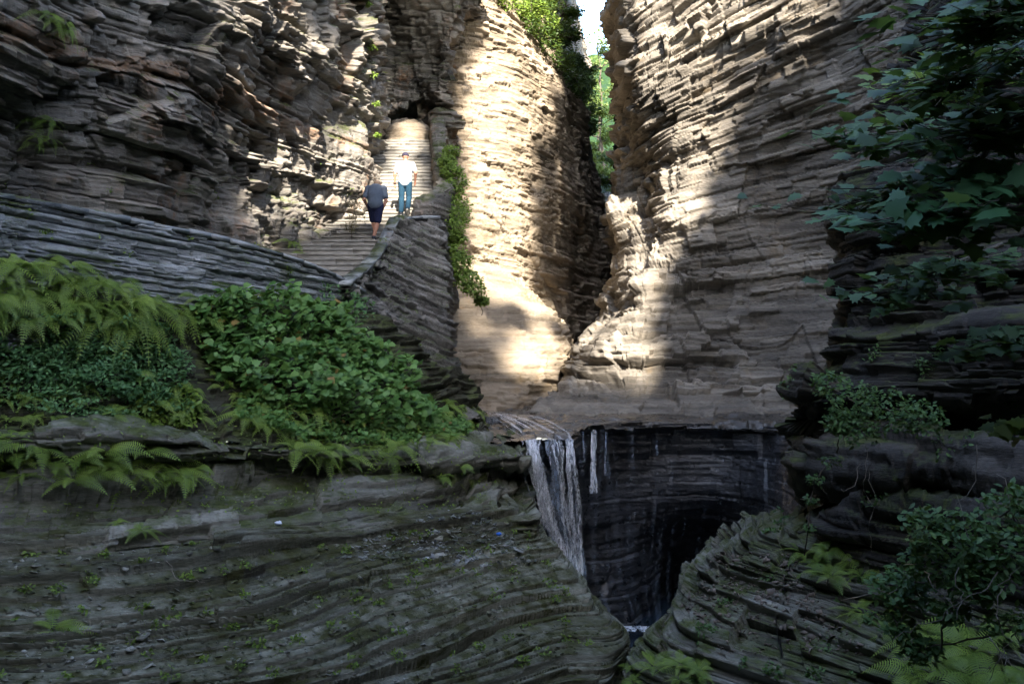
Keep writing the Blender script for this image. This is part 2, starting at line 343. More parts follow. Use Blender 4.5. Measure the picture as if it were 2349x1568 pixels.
# D: right wall, its left edge the silhouette of the narrows
def rowD(v, e, c, dd, vs=None):
    k_ = 24 if v < 420 else 12 if v < 560 or v > 770 else 28; e += k_; c += k_ - 4; us = [e + 6, e, c, 1560, 1700, 1850, 1980, 2150, 2400]
    return [(u, v + (vs[i] if vs else 0), d) for i, (u, d) in enumerate(zip(us, dd))]
rock('right_cliff', [
    rowD(-1300, 1420, 1480, [46, 37, 34, 32.5, 31.2, 29.9, 29, 27.8, 26.5]),
    rowD(-600, 1405, 1470, [46, 36.5, 33, 31.9, 30.8, 29.9, 29, 27.8, 26.5]),
    rowD(-150, 1392, 1445, [46, 36, 32.6, 31.7, 30.8, 30.1, 29.2, 27.8, 26.5]),
    rowD(0, 1385, 1428, [46, 35.6, 32.4, 31.7, 30.8, 30.3, 29.4, 28, 26.5]),
    rowD(70, 1383, 1436, [46, 35.5, 32.4, 31.7, 31, 30.5, 29.6, 28.2, 26.5]),
    rowD(160, 1398, 1440, [46, 35.5, 32.3, 31.7, 31.2, 30.7, 29.8, 28.4, 26.5]),
    rowD(250, 1409, 1444, [46, 35.5, 32.6, 31.9, 31.4, 30.9, 30, 28.6, 26.5]),
    rowD(330, 1412, 1462, [46, 35.6, 33.6, 32.1, 31.6, 31.1, 30.2, 28.8, 26.5]),
    rowD(400, 1403, 1480, [46, 35.6, 34.6, 32.1, 31.7, 31.2, 30.4, 29, 26.5]),
    rowD(480, 1396, 1480, [46, 35.4, 34.4, 32.1, 31.7, 31.3, 30.5, 29.1, 26.5]),
    rowD(560, 1391, 1465, [46, 35, 33.4, 32, 31.6, 31.3, 30.5, 29.1, 26.5]),
    rowD(640, 1386, 1450, [46, 34.6, 32, 31.7, 31.4, 31.2, 30.4, 29.1, 26.5]),
    rowD(690, 1372, 1440, [46, 34.2, 31.4, 31.3, 31.2, 31, 30.3, 29, 26.5]),
    rowD(745, 1338, 1420, [46, 33.4, 30.9, 30.9, 30.8, 30.7, 30, 28.8, 26.5]),
    rowD(800, 1316, 1410, [46, 32.8, 30.4, 30.3, 30.4, 30.4, 29.8, 28.6, 26.5]),
    rowD(850, 1310, 1410, [46, 32.6, 30.1, 29.9, 30, 30.1, 29.5, 28.4, 26.5]),
    rowD(885, 1296, 1390, [46, 32.4, 29.6, 29.5, 29.6, 29.8, 29.3, 28.2, 26.5]),
    rowD(925, 1240, 1350, [44, 31, 28.8, 28.8, 29.2, 29.4, 29, 28, 26.5]),
    rowD(960, 1200, 1330, [42, 30, 28, 28.1, 28.6, 28.9, 28.6, 27.8, 26.5]),
    rowD(1000, 1200, 1330, [42, 30, 28, 28.1, 28.6, 28.7, 28.4, 27.8, 26.5]),
], M_right, SC_R, seed=11, big=0.35, bigf=0.35, crag=1.0, dip=lambda X: X[..., 2] / (1 + .05 * np.clip(X[..., 0] - 3, -1, 12)), wstep=0.12, warp=.15, joint=(1.8, 1.3, .16), sparse=.25)

# W: wet back wall under the lip of the falls, wrapping round the plunge bowl
rock('falls_cliff', [
    [(1020, 1006, 24), (1150, 1000, 23.4), (1215, 1012, 22.2), (1300, 1008, 22.6), (1345, 985, 25), (1450, 975, 26.3), (1600, 972, 26.8), (1720, 975, 26.4), (1840, 985, 25.4), (1950, 1000, 23.6), (2050, 1000, 20)],
    [(1020, 1060, 24), (1150, 1050, 23.8), (1215, 1060, 22.6), (1300, 1060, 23), (1345, 1050, 25.2), (1450, 1050, 26.5), (1600, 1050, 27), (1720, 1050, 26.4), (1800, 1050, 25.2), (1880, 1060, 23), (1960, 1060, 19)],
    [(1020, 1150, 25), (1150, 1150, 24.6), (1215, 1160, 23.2), (1300, 1160, 23.6), (1345, 1150, 25.2), (1450, 1150, 26.4), (1600, 1150, 27), (1720, 1150, 26), (1790, 1150, 24), (1850, 1150, 21), (1900, 1150, 17)],
    [(1020, 1300, 25), (1150, 1300, 24.6), (1215, 1300, 23.6), (1300, 1300, 23.9), (1345, 1300, 25), (1450, 1300, 26), (1560, 1300, 29.5), (1680, 1300, 27), (1760, 1280, 22), (1800, 1260, 19), (1850, 1250, 15.5)],
    [(1020, 1460, 25), (1150, 1460, 24.6), (1215, 1460, 23.6), (1300, 1460, 23.9), (1345, 1460, 24.6), (1450, 1450, 25.4), (1540, 1450, 29.5), (1650, 1450, 26.5), (1720, 1430, 20), (1760, 1420, 17), (1800, 1400, 14)],
    [(1020, 1600, 25), (1150, 1600, 24.6), (1215, 1600, 23.6), (1300, 1600, 23.9), (1345, 1600, 24.4), (1450, 1600, 25), (1540, 1600, 26), (1650, 1600, 23), (1720, 1600, 19), (1760, 1600, 16), (1800, 1600, 13)],
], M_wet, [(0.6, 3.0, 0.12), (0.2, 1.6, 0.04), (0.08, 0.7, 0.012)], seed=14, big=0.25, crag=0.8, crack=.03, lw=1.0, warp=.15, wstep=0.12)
# stream bed above the falls
rock('stream_bed', [
    [(1000, 915, 34), (1150, 915, 34), (1300, 915, 36), (1450, 915, 34), (1700, 925, 32), (1950, 930, 30)],
    [(1000, 935, 31), (1120, 935, 30.5), (1300, 940, 30), (1450, 945, 29), (1700, 945, 28.6), (1950, 960, 26.5)],
    [(1000, 952, 28), (1110, 952, 28), (1280, 958, 27.6), (1400, 962, 27.2), (1700, 964, 27.2), (1950, 985, 24.5)],
    [(1000, 975, 25.6), (1120, 975, 25.4), (1240, 980, 24.8), (1340, 980, 25.6), (1400, 974, 26.6), (1700, 972, 26.9)  , (1950, 1000, 23.4)][:6],
    [(1000, 1008, 22.8), (1130, 1008, 22.6), (1210, 1012, 22.1), (1300, 1008, 22.5), (1345, 985, 24.9), (1500, 976, 26.3)],
], M_bed, [(0.16, 2.0, 0.10), (0.07, 0.8, 0.06), (0.04, .4, 0.02)], seed=15, big=0.12, bigf=.8, face=(0, 0, 1), crag=0.5)

# H: layered ledges across the middle left, above the slope
rock('ledge_rocks', [
    [(-400, 960, 16), (0, 968, 15.4), (300, 975, 16.4), (560, 1000, 17.6), (800, 1015, 19.3), (1000, 1022, 21), (1120, 1000, 23.5), (1160, 990, 24.5), (1195, 1000, 25)],
    [(-400, 985, 13.4), (0, 990, 13.6), (300, 1000, 14.6), (560, 1022, 15.8), (800, 1040, 17.6), (1000, 1046, 19.2), (1120, 1036, 20.6), (1196, 1030, 21.6), (1215, 1030, 25)],
    [(-400, 1030, 13.4), (0, 1030, 13.6), (300, 1040, 14.6), (560, 1050, 15.9), (800, 1062, 17.6), (1000, 1065, 19.2), (1120, 1060, 20.5), (1204, 1060, 21.5), (1215, 1060, 25)],
    [(-400, 1075, 13.9), (0, 1070, 14.2), (300, 1075, 15.2), (560, 1078, 16.4), (800, 1085, 18.1), (1000, 1090, 19.8), (1120, 1085, 21.6), (1180, 1085, 23), (1205, 1080, 25)],
    [(-400, 1130, 13.5), (0, 1125, 13.8), (300, 1125, 14.7), (560, 1125, 15.9), (800, 1125, 17.4), (1000, 1120, 19.1), (1110, 1120, 20.4), (1190, 1120, 22), (1215, 1120, 25)],
    [(-400, 1180, 13.2), (0, 1175, 13.5), (300, 1175, 14.4), (560, 1175, 15.5), (800, 1165, 16.9), (1000, 1155, 18.6), (1110, 1155, 19.8), (1200, 1165, 21), (1222, 1170, 25)],
    [(-400, 1235, 12.9), (0, 1230, 13.2), (300, 1230, 14.1), (560, 1225, 15.1), (800, 1205, 16.5), (1000, 1190, 18.2), (1110, 1185, 19.2), (1205, 1190, 19.6), (1240, 1215, 25)],
    [(-400, 1300, 12.9), (0, 1290, 13.2), (300, 1290, 14.1), (560, 1285, 15.1), (800, 1265, 16.5), (1000, 1250, 18.2), (1110, 1245, 19.2), (1205, 1250, 19.6), (1240, 1280, 25)],
], M_mid, [(0.34, 1.8, 0.2), (0.13, 0.9, 0.13), (0.05, 0.4, 0.035)], seed=17, big=0.2, crag=1.0, step=2.2)
# G: big foreground slope
rock('rock_slope', [
    [(-500, 1190, 15.4), (0, 1185, 15.8), (300, 1185, 16.5), (600, 1180, 17.5), (900, 1160, 19.2), (1100, 1150, 20.6), (1190, 1160, 21.2), (1225, 1190, 21), (1240, 1250, 22)],
    [(-500, 1235, 13.2), (0, 1232, 13.5), (300, 1232, 14.3), (600, 1225, 15.6), (900, 1195, 17.6), (1100, 1180, 19), (1200, 1190, 19.6), (1240, 1225, 19.6), (1262, 1320, 21)],
    [(-500, 1300, 12.6), (0, 1300, 12.8), (300, 1300, 13.5), (600, 1290, 14.7), (900, 1265, 16.6), (1100, 1250, 17.9), (1240, 1260, 18.6), (1312, 1312, 18.4), (1335, 1400, 20.5)],
    [(-500, 1380, 12.0), (0, 1380, 12.1), (300, 1380, 12.7), (600, 1370, 13.7), (900, 1340, 15.5), (1100, 1330, 16.6), (1270, 1335, 17.3), (1370, 1380, 17.1), (1395, 1460, 19)],
    [(-500, 1470, 11.4), (0, 1470, 11.5), (300, 1470, 12), (600, 1460, 12.8), (900, 1430, 14.3), (1100, 1420, 15.3), (1300, 1420, 16), (1432, 1455, 16), (1450, 1540, 18)],
    [(-500, 1580, 10.8), (0, 1580, 10.9), (300, 1580, 11.2), (600, 1570, 11.9), (900, 1540, 13), (1100, 1525, 13.8), (1290, 1520, 14.6), (1415, 1540, 14.8), (1440, 1620, 17)],
    [(-500, 1760, 10.2), (0, 1760, 10.2), (300, 1760, 10.4), (600, 1750, 10.9), (900, 1730, 11.8), (1100, 1700, 12.4), (1280, 1680, 13.2), (1400, 1680, 13.4), (1430, 1780, 16)],
], M_slope, [(0.22, 7.0, 0.13), (0.09, 3.5, 0.13), (0.042, 1.6, 0.06)], seed=19, big=0.1, bigf=0.35, lw=2.2, bw=.8, face=(.1, -.8, .6), step=2.2, wstep=0.09, dip=(0.05, -0.03), crag=1.1, warp=0.06, crack=0.1)
# I: vegetated bank
rock('planted_bank', [
    [(-500, 540, 14.9), (0, 570, 15.2), (300, 610, 17), (560, 660, 19), (800, 700, 21), (950, 780, 22.6), (1060, 880, 25), (1110, 940, 27)],
    [(-500, 680, 14.6), (0, 690, 14.7), (300, 710, 16.4), (560, 750, 18.2), (800, 790, 20.2), (950, 850, 21.8), (1060, 930, 24), (1120, 970, 26)],
    [(-500, 840, 14.3), (0, 840, 14.4), (300, 850, 15.8), (560, 870, 17.4), (800, 890, 19.4), (950, 930, 21), (1070, 980, 22.9), (1125, 990, 24.6)],
    [(-500, 940, 13.9), (0, 940, 14.1), (300, 950, 15.3), (560, 970, 16.6), (800, 985, 18.6), (950, 1000, 20.2), (1080, 1005, 22.2), (1130, 1005, 24)],
    [(-500, 1010, 13.6), (0, 1010, 13.9), (300, 1020, 15), (560, 1040, 16.2), (800, 1055, 18), (950, 1055, 19.6), (1090, 1045, 21.2), (1130, 1030, 23)],
], M_soil, SC_N, seed=21, big=0.35, bigf=0.6)
# F: right foreground ledges
rock('right_ledge_rocks', [
    [(1700, 1180, 20), (1760, 1175, 19), (1850, 1165, 18), (1960, 1160, 17), (2080, 1150, 16), (2250, 1140, 15), (2500, 1130, 14)],
    [(1570, 1330, 19), (1640, 1275, 16.6), (1740, 1235, 16), (1860, 1225, 15.3), (2000, 1200, 14.5), (2200, 1190, 13.8), (2500, 1180, 12.8)],
    [(1535, 1430, 18), (1600, 1345, 16), (1720, 1300, 15.4), (1850, 1290, 14.7), (2000, 1280, 14), (2200, 1270, 13.2), (2500, 1260, 12.2)],
    [(1470, 1490, 17.6), (1540, 1415, 15.6), (1680, 1385, 14.9), (1830, 1370, 14.3), (2000, 1360, 13.6), (2200, 1350, 12.8), (2500, 1340, 11.8)],
    [(1435, 1545, 17), (1468, 1474, 15), (1620, 1445, 14.3), (1800, 1440, 13.8), (2000, 1430, 13.1), (2200, 1420, 12.4), (2500, 1410, 11.4)],
    [(1420, 1610, 16), (1445, 1530, 14.6), (1600, 1510, 13.8), (1800, 1500, 13.2), (2000, 1490, 12.6), (2200, 1480, 11.9), (2500, 1470, 11)],
    [(1400, 1750, 15), (1435, 1650, 14), (1600, 1620, 13.2), (1800, 1610, 12.6), (2000, 1600, 12), (2200, 1590, 11.3), (2500, 1580, 10.4)],
    [(1400, 1900, 15), (1435, 1850, 13.2), (1600, 1850, 12.4), (1800, 1850, 11.8), (2000, 1850, 11.2), (2200, 1850, 10.6), (2500, 1850, 10)],
], M_mid, [(0.22, 2.0, 0.24), (0.09, 0.9, 0.12), (0.04, 0.5, 0.035)], seed=23, big=0.08, bigf=0.6, dip=(0.08,0), face=(-.35, -.85, .35), warp=.04, crag=.6, crack=.12, step=2.2, wstep=0.1)
# E: near right cliff
def rowE(v, e, dd=(19.5, 17, 15.6, 14.4, 13.2, 12), k=0):
    return [(e + 10, v, dd[0] + k), (e, v, dd[1] + k), (e + 90, v, dd[2] + k), (2180, v, dd[3] + k), (2380, v, dd[4] + k), (2900, v, dd[5] + k)]
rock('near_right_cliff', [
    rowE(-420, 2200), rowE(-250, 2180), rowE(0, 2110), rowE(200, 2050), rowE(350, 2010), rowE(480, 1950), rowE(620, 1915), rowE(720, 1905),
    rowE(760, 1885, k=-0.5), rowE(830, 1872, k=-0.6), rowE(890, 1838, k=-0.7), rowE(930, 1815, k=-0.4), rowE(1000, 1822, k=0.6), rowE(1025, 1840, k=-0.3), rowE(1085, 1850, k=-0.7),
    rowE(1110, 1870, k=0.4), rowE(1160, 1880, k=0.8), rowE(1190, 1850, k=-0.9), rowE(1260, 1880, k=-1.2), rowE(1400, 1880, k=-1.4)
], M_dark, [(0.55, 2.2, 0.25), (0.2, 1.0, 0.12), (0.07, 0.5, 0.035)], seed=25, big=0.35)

# J: curved dry-stone parapet along the walkway
def jrow(off, dz, dd=0):
    top = [(-400, 405, 12.6), (-100, 448, 14.0), (60, 466, 14.9), (230, 500, 16), (420, 535, 17.3), (560, 566, 18.6), (680, 600, 20), (760, 632, 21.1), (800, 655, 21.7), (835, 676, 22.2)]
    r = []
    for u, v, d in top:
        p = P(u, v, d); n = np.array([-0.45, 0.89, 0]) ; r.append(tuple(p + n * off + np.array([0, 0, dz])))
    return r
jw = rock('stone_parapet', [jrow(0.5, -1.2), jrow(0.5, 0), jrow(0.02, 0.0), jrow(0, -0.25), jrow(-0.03, -0.7), jrow(-0.1, -1.3), jrow(-0.2, -2.4)], M_wall,
     [(0.15, 0.8, 0.05), (0.075, 0.5, 0.055), (0.038, 0.3, 0.015)], seed=27, world=True, big=0.04, crag=0.2, warp=0.05, crack=.06, step=2.2, dip=(0.085, 0.0), kind=None)
tag(jw, 'low curved grey dry-stone wall running along the walkway above the ferns', 'stone wall')

cop = []
rj = np.random.default_rng(12)
# K: retaining wall under the stairs, its courses dipping to the right
kw = rock('retaining_wall', [
    [(794, 662, 22), (866, 599, 24.8), (909, 516, 25.9), (960, 512, 26.6), (1008, 514, 27), (1024, 516, 33)],
    [(800, 656, 21.4), (872, 592, 24.2), (912, 508, 25.3), (960, 504, 26), (1008, 506, 26.4), (1024, 506, 33)],
    [(796, 690, 21.2), (862, 625, 23.8), (912, 560, 24.9), (966, 560, 25.6), (1016, 560, 26), (1028, 560, 33)],
    [(805, 740, 21), (866, 690, 23.3), (918, 650, 24.4), (972, 650, 25.1), (1026, 650, 25.5), (1034, 650, 33)],
    [(815, 800, 20.9), (870, 770, 22.8), (924, 750, 23.9), (978, 750, 24.6), (1032, 750, 25), (1038, 750, 33)],
    [(825, 860, 20.8), (880, 850, 22.4), (935, 840, 23.4), (990, 840, 24.1), (1040, 840, 24.6), (1044, 840, 33)],
    [(850, 950, 20.8), (900, 930, 22), (950, 920, 23), (1010, 910, 23.7), (1062, 905, 24.2), (1066, 905, 33)],
    [(880, 1060, 20.8), (930, 1020, 21.8), (980, 1000, 22.7), (1040, 975, 23.4), (1100, 965, 24), (1102, 960, 33)],
], M_wall2, [(0.2, 0.6, 0.07), (0.11, 0.35, 0.10), (0.055, 0.2, 0.04)], seed=29, big=0.06, crag=0.2, lw=1.6, bw=1.0, warp=0.05, crack=.07, step=2.0, dip=(0.42, 0.0), kind=None)
tag(kw, 'tall dark retaining wall of thin flat stones with courses sloping down to the right below the stairs', 'stone wall')

# ------------------------------------------------------------------ plant materials
def leaf_mat(name, dark, light, trans=0.35, rough=0.5, extra=None):
    s = NT(name)
    at = s.n('ShaderNodeAttribute', attribute_name='tone').outputs['Fac']
    oi = s.n('ShaderNodeObjectInfo').outputs['Random']
    f = s.math('MULTIPLY_ADD', at, 0.75, s.math('MULTIPLY', oi, 0.25))
    col = s.mix(f, dark, light)
    if extra: col = s.mix(s.math('GREATER_THAN', at, 0.985), col, extra)
    s.set(s.b.inputs['Base Color'], col); s.b.inputs['Roughness'].default_value = rough
    s.b.inputs['Specular IOR Level'].default_value = 0.35
    tr = s.n('ShaderNodeBsdfTranslucent'); s.set(tr.inputs[0], s.mix(0.5, col, (0.16, 0.2, 0.02)))
    mx = s.n('ShaderNodeMixShader'); mx.inputs[0].default_value = trans
    s.t.links.new(s.b.outputs[0], mx.inputs[1]); s.t.links.new(tr.outputs[0], mx.inputs[2]); s.t.links.new(mx.outputs[0], s.out.inputs[0])
    return s.m
M_fern = leaf_mat('fern_green', (0.08, 0.15, 0.022), (0.30, 0.42, 0.08), extra=(0.2, 0.15, 0.05))
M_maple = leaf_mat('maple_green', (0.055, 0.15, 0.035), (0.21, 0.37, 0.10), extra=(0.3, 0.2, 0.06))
M_herb = leaf_mat('herb_green', (0.05, 0.14, 0.05), (0.18, 0.34, 0.13))
M_vine = leaf_mat('vine_green', (0.07, 0.14, 0.02), (0.24, 0.35, 0.06))
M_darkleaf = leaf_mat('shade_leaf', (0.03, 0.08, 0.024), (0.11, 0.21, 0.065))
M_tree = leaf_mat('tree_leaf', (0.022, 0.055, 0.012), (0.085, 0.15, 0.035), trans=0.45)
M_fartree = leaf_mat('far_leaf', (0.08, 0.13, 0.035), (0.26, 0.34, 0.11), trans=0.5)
def simple(name, col, rough=0.8, noise=0.0, nscale=20, spec=0.3, bump=0.0, vs=(1, 1, 1)):
    s = NT(name)
    if noise:
        f = s.noise(nscale, vs, 4, 0.6); c = s.mix(s.ramp(f, 0.3, 0.7), tuple(x * (1 - noise) for x in col), tuple(min(1, x * (1 + noise)) for x in col))
        s.set(s.b.inputs['Base Color'], c)
        if bump: s.set(s.b.inputs['Normal'], s.bump(f, bump, 0.01))
    else: s.b.inputs['Base Color'].default_value = (*col, 1)
    s.b.inputs['Roughness'].default_value = rough; s.b.inputs['Specular IOR Level'].default_value = spec
    return s.m
M_bark = simple('bark', (0.09, 0.075, 0.06), 0.9, 0.4, 12, bump=0.5)
M_twig = simple('twig', (0.17, 0.15, 0.125), 0.85, 0.3, 30)

# ------------------------------------------------------------------ plant geometry
def frames(n, r, updir=None, tilt=0.5):
    """random leaf frames: axis a (length) and b (width)"""
    nrm = r.normal(size=(n, 3)) * tilt; nrm[:, 2] += 1.0
    if updir is not None: nrm += updir
    nrm /= np.linalg.norm(nrm, axis=1, keepdims=True)
    a = r.normal(size=(n, 3)); a -= (a * nrm).sum(1, keepdims=True) * nrm; a /= np.linalg.norm(a, axis=1, keepdims=True)
    b = np.cross(nrm, a); return a, b, nrm
def stamp(shape, faces, pos, a, b, nrm, size):
    """shape (k,3) local (along a, along b, along n) copied to every frame"""
    V = pos[:, None, :] + size[:, None, None] * (shape[None, :, 0:1] * a[:, None] + shape[None, :, 1:2] * b[:, None] + shape[None, :, 2:3] * nrm[:, None])
    k = len(shape); F = (np.arange(len(pos)) * k)[:, None, None] + faces[None]
    return V.reshape(-1, 3), F.reshape(-1, faces.shape[1])
_lob = [(0.0, 0.0), (0.10, 0.30), (-0.02, 0.52), (0.24, 0.40), (0.30, 0.62), (0.50, 0.34), (0.62, 0.40), (0.68, 0.20), (1.0, 0.0)]
_ml = [(x, y) for x, y in _lob] + [(x, -y) for x, y in _lob[-2:0:-1]]
MAPLE = np.array([(0.35, 0, 0.0)] + [(x, y, -0.10 * (abs(y) ** 1.3) - 0.12 * x * x) for x, y in _ml])
MAPLE_F = np.array([(0, i + 1, (i + 1) % len(_ml) + 1) for i in range(len(_ml))])
OVAL = np.array([(0, 0, 0), (0.3, 0.24, 0.03), (0.65, 0.22, 0.0), (1, 0, -0.12), (0.65, -0.22, 0.0), (0.3, -0.24, 0.03)])
OVAL_F = np.array([(0, 1, 2), (0, 2, 3), (0, 3, 4), (0, 4, 5)])
def leaves(name, pos, sizes, shape='maple', seed=1, tilt=0.5, updir=None, parent=None, mat=None):
    r = np.random.default_rng(seed); sh, fc = (MAPLE, MAPLE_F) if shape == 'maple' else (OVAL, OVAL_F)
    a, b, n = frames(len(pos), r, updir, tilt)
    V, F = stamp(sh, fc, pos, a, b, n, np.broadcast_to(sizes, len(pos)) * r.uniform(0.6, 1.25, len(pos)))
    tone = np.repeat(r.uniform(0, 1, len(pos)), len(fc))
    me = mesh_np(name, V, F, {'tone': ('FACE', tone)})
    return link(name, me, parent, mat)
def tube_np(paths, radii, sides=5):
    """paths: list of (k,3) arrays; radii: list of (k,) arrays"""
    Vs, Fs, o = [], [], 0
    for p, rd in zip(paths, radii):
        p = np.asarray(p, float); k = len(p); t = np.gradient(p, axis=0); t /= np.maximum(np.linalg.norm(t, axis=1, keepdims=True), 1e-9)
        ref = np.array([0, 0, 1.]) if abs(t[0, 2]) < 0.9 else np.array([1., 0, 0])
        x = np.cross(t, ref); x /= np.maximum(np.linalg.norm(x, axis=1, keepdims=True), 1e-9); y = np.cross(t, x)
        an = np.arange(sides) / sides * 2 * np.pi
        V = p[:, None] + (np.cos(an)[None, :, None] * x[:, None] + np.sin(an)[None, :, None] * y[:, None]) * np.asarray(rd)[:, None, None]
        Vs.append(V.reshape(-1, 3)); i = np.arange(k - 1)[:, None] * sides; j = np.arange(sides)[None]
        F = np.stack([i + j, i + (j + 1) % sides, i + sides + (j + 1) % sides, i + sides + j], -1).reshape(-1, 4) + o
        Fs.append(F); o += k * sides
    return np.concatenate(Vs), np.concatenate(Fs)
def tubes(name, paths, radii, parent=None, mat=None, sides=5):
    V, F = tube_np(paths, radii, sides); return link(name, mesh_np(name, V, F, smooth=True), parent, mat)
def wob(p0, p1, k, amp, r, sag=0.0):
    t = np.linspace(0, 1, k)[:, None]; p = np.asarray(p0) * (1 - t) + np.asarray(p1) * t
    n = np.cumsum(r.normal(size=(k, 3)), 0); n -= n[0] + (n[-1] - n[0]) * t
    return p + n * amp + np.array([0, 0, -1]) * sag * (4 * t * (1 - t))

def fern_mesh(seed, nf=9, length=0.55, droop=0.55, spread=1.0, npin=19):
    r = np.random.default_rng(seed); V, F, T = [], [], []; o = 0
    for q in range(nf):
        az = (q / nf) * 2 * math.pi + r.uniform(-.4, .4); Lf = length * r.uniform(.65, 1.15); el = r.uniform(0.5, 1.1)
        t = np.linspace(0, 1, npin + 4); hx = Lf * t * math.cos(el) * spread + Lf * 0.25 * t * t; hz = Lf * (t * math.sin(el) - droop * 1.5 * t * t)
        ca, sa = math.cos(az), math.sin(az); p = np.c_[hx * ca, hx * sa, hz]; side = np.array([-sa, ca, 0]); tone = r.uniform(0.1, 0.95)
        tw = r.uniform(-.5, .5); side = side * math.cos(tw) + np.array([0, 0, 1]) * math.sin(tw)
        for i in range(3, npin + 3):
            w_ = 0.18 * Lf * (math.sin(math.pi * min(1, (i - 1.5) / (npin + 1.5)) ** 0.75) ** 0.9 + 0.05)
            fw = (p[i + 1 if i + 1 < len(p) else i] - p[i - 1]); fw /= np.linalg.norm(fw); hw = Lf / npin * 0.27
            for sg in (-1, 1):
                tip = p[i] + side * sg * w_ + fw * w_ * 0.35 + np.array([0, 0, -0.18 * w_]); mid = p[i] + side * sg * w_ * 0.5 + fw * w_ * 0.12
                V += [p[i] - fw * hw * .6, mid - fw * hw, tip, mid + fw * hw * 0.8, p[i] + fw * hw * .6]
                F += [(o, o + 1, o + 3), (o + 1, o + 2, o + 3), (o, o + 3, o + 4)]; o += 5; T += [tone * 0.85 + r.uniform(0, .12)] * 3
        for i in range(0, len(p) - 1):                                  # the stalk
            wv = side * 0.004; V += [p[i] - wv, p[i] + wv, p[i + 1] + wv, p[i + 1] - wv]; F += [(o, o + 1, o + 2), (o, o + 2, o + 3)]; o += 4; T += [0.2] * 2
    return mesh_np('fern', np.array(V), np.array(F), {'tone': ('FACE', np.array(T))})
FERNS = [fern_mesh(100 + i, nf=8 + i % 3, droop=0.45 + 0.12 * (i % 3)) for i in range(5)]
for m_ in FERNS: m_.materials.append(M_fern)
FERNS_D = [fern_mesh(140 + i, nf=7, droop=0.8, spread=1.1) for i in range(3)]
for m_ in FERNS_D: m_.materials.append(M_fern)

def pick(sheets, poly, n, r, mindist=0.0, tries=6):
    Ps, Ns = [], []
    for nm in sheets:
        V, N, u, v, d = SHEETS[nm]
        m = inpoly(u, v, poly) & (d > 1)
        Ps.append(V[m]); Ns.append(N[m])
    Pa = np.concatenate(Ps); Na = np.concatenate(Ns)
    if not len(Pa): print('EMPTY pick', sheets, poly[:2]); return np.zeros((0, 3)), np.zeros((0, 3))
    if mindist <= 0:
        i = r.integers(0, len(Pa), n); return Pa[i], Na[i]
    out = []
    for i in r.permutation(len(Pa))[:n * 60]:
        if all(((Pa[i] - Pa[j]) ** 2).sum() > mindist ** 2 for j in out): out.append(i)
        if len(out) >= n: break
    return Pa[out], Na[out]
def ferns(sheets, poly, n, size, label, group, seed, mind=0.25, meshes=None, lean=0.45, out=0.0, name='fern'):
    r = np.random.default_rng(seed); Pp, Nn = pick(sheets, poly, n, r, mind); meshes = meshes or FERNS
    for p, nn in zip(Pp, Nn):
        o = bpy.data.objects.new(name, meshes[r.integers(len(meshes))]); COL.objects.link(o)
        up = Vector((nn[0] * lean, nn[1] * lean, 1)).normalized()
        q = up.to_track_quat('Z', 'Y') @ Quaternion((0, 0, 1), r.uniform(0, 6.28))
        o.rotation_mode = 'QUATERNION'; o.rotation_quaternion = q; o.location = p + nn * out; k = size * r.uniform(.7, 1.25); o.scale = (k, k, k)
        tag(o, label, 'fern', group)

# ------------------------------------------------------------------ planting of the bank
G1 = 'ferns crowding the bank under the low stone wall'
ferns(['planted_bank', 'stone_parapet'], [(-40, 600), (130, 600), (260, 645), (330, 680), (300, 770), (150, 745), (-40, 750)], 64, 1.15, 'bright green drooping fern in the thick band below the low grey wall at far left', G1, 31, 0.2, out=0.05)
ferns(['planted_bank'], [(300, 660), (400, 690), (425, 740), (300, 780), (200, 750)], 26, 1.1, 'long yellowish fern spilling to the right where the fern band ends', 'ferns at the right end of the fern band', 32, 0.2, FERNS_D)
ferns(['planted_bank', 'stone_parapet'], [(420, 675), (520, 672), (570, 720), (440, 745)], 9, 1.0, 'pale green fern at the top left of the maple seedlings', 'ferns above the maple seedlings', 33, 0.2)
ferns(['planted_bank', 'ledge_rocks'], [(540, 900), (700, 960), (900, 985), (1090, 965), (1110, 1010), (1020, 1045), (720, 1060), (570, 990)], 62, 1.0, 'green fern hanging over the ledge below the maple seedlings', 'ferns hanging over the long ledge', 34, 0.22, FERNS + FERNS_D)
ferns(['ledge_rocks', 'planted_bank'], [(-20, 1010), (140, 1030), (350, 1045), (400, 1110), (200, 1120), (-20, 1150)], 34, 1.05, 'light green fern rooted in the left ledge cracks above the rock slope', 'ferns in the left ledge cracks', 35, 0.22)
ferns(['ledge_rocks'], [(350, 1060), (440, 1075), (470, 1115), (390, 1130), (340, 1110)], 9, 1.05, 'light green fern at the right tip of the left ledge ferns', 'ferns at the right tip of the ledge', 36, 0.2)
ferns(['ledge_rocks'], [(985, 1060), (1085, 1060), (1080, 1120), (1010, 1110)], 7, 0.85, 'small green fern under the ledge left of the waterfall', 'small ferns under the ledge by the waterfall', 37, 0.2)
ferns(['ledge_rocks', 'rock_slope'], [(250, 1140), (380, 1180), (360, 1225), (240, 1215)], 6, 0.6, 'small fern at the foot of the left ledge', 'small ferns at the foot of the ledge', 38, 0.2)
ferns(['planted_bank'], [(470, 830), (700, 930), (900, 985), (1080, 990), (1090, 940), (980, 900), (960, 960), (700, 985), (520, 930)], 46, 0.85, 'fern growing between the maple leaves and the long ledge', 'ferns between the maple leaves and the ledge', 48, 0.22)
ferns(['planted_bank'], [(-20, 860), (180, 880), (330, 940), (320, 1010), (-20, 1000)], 26, 0.7, 'small fern in the herb layer at the left photo edge', 'ferns in the herb layer at the left edge', 49, 0.25)
ferns(['planted_bank'], [(300, 860), (440, 880), (460, 960), (330, 950)], 14, 0.7, 'short yellow-green fern low on the bank left of the bare rock gap', 'short ferns low on the bank', 39, 0.2)
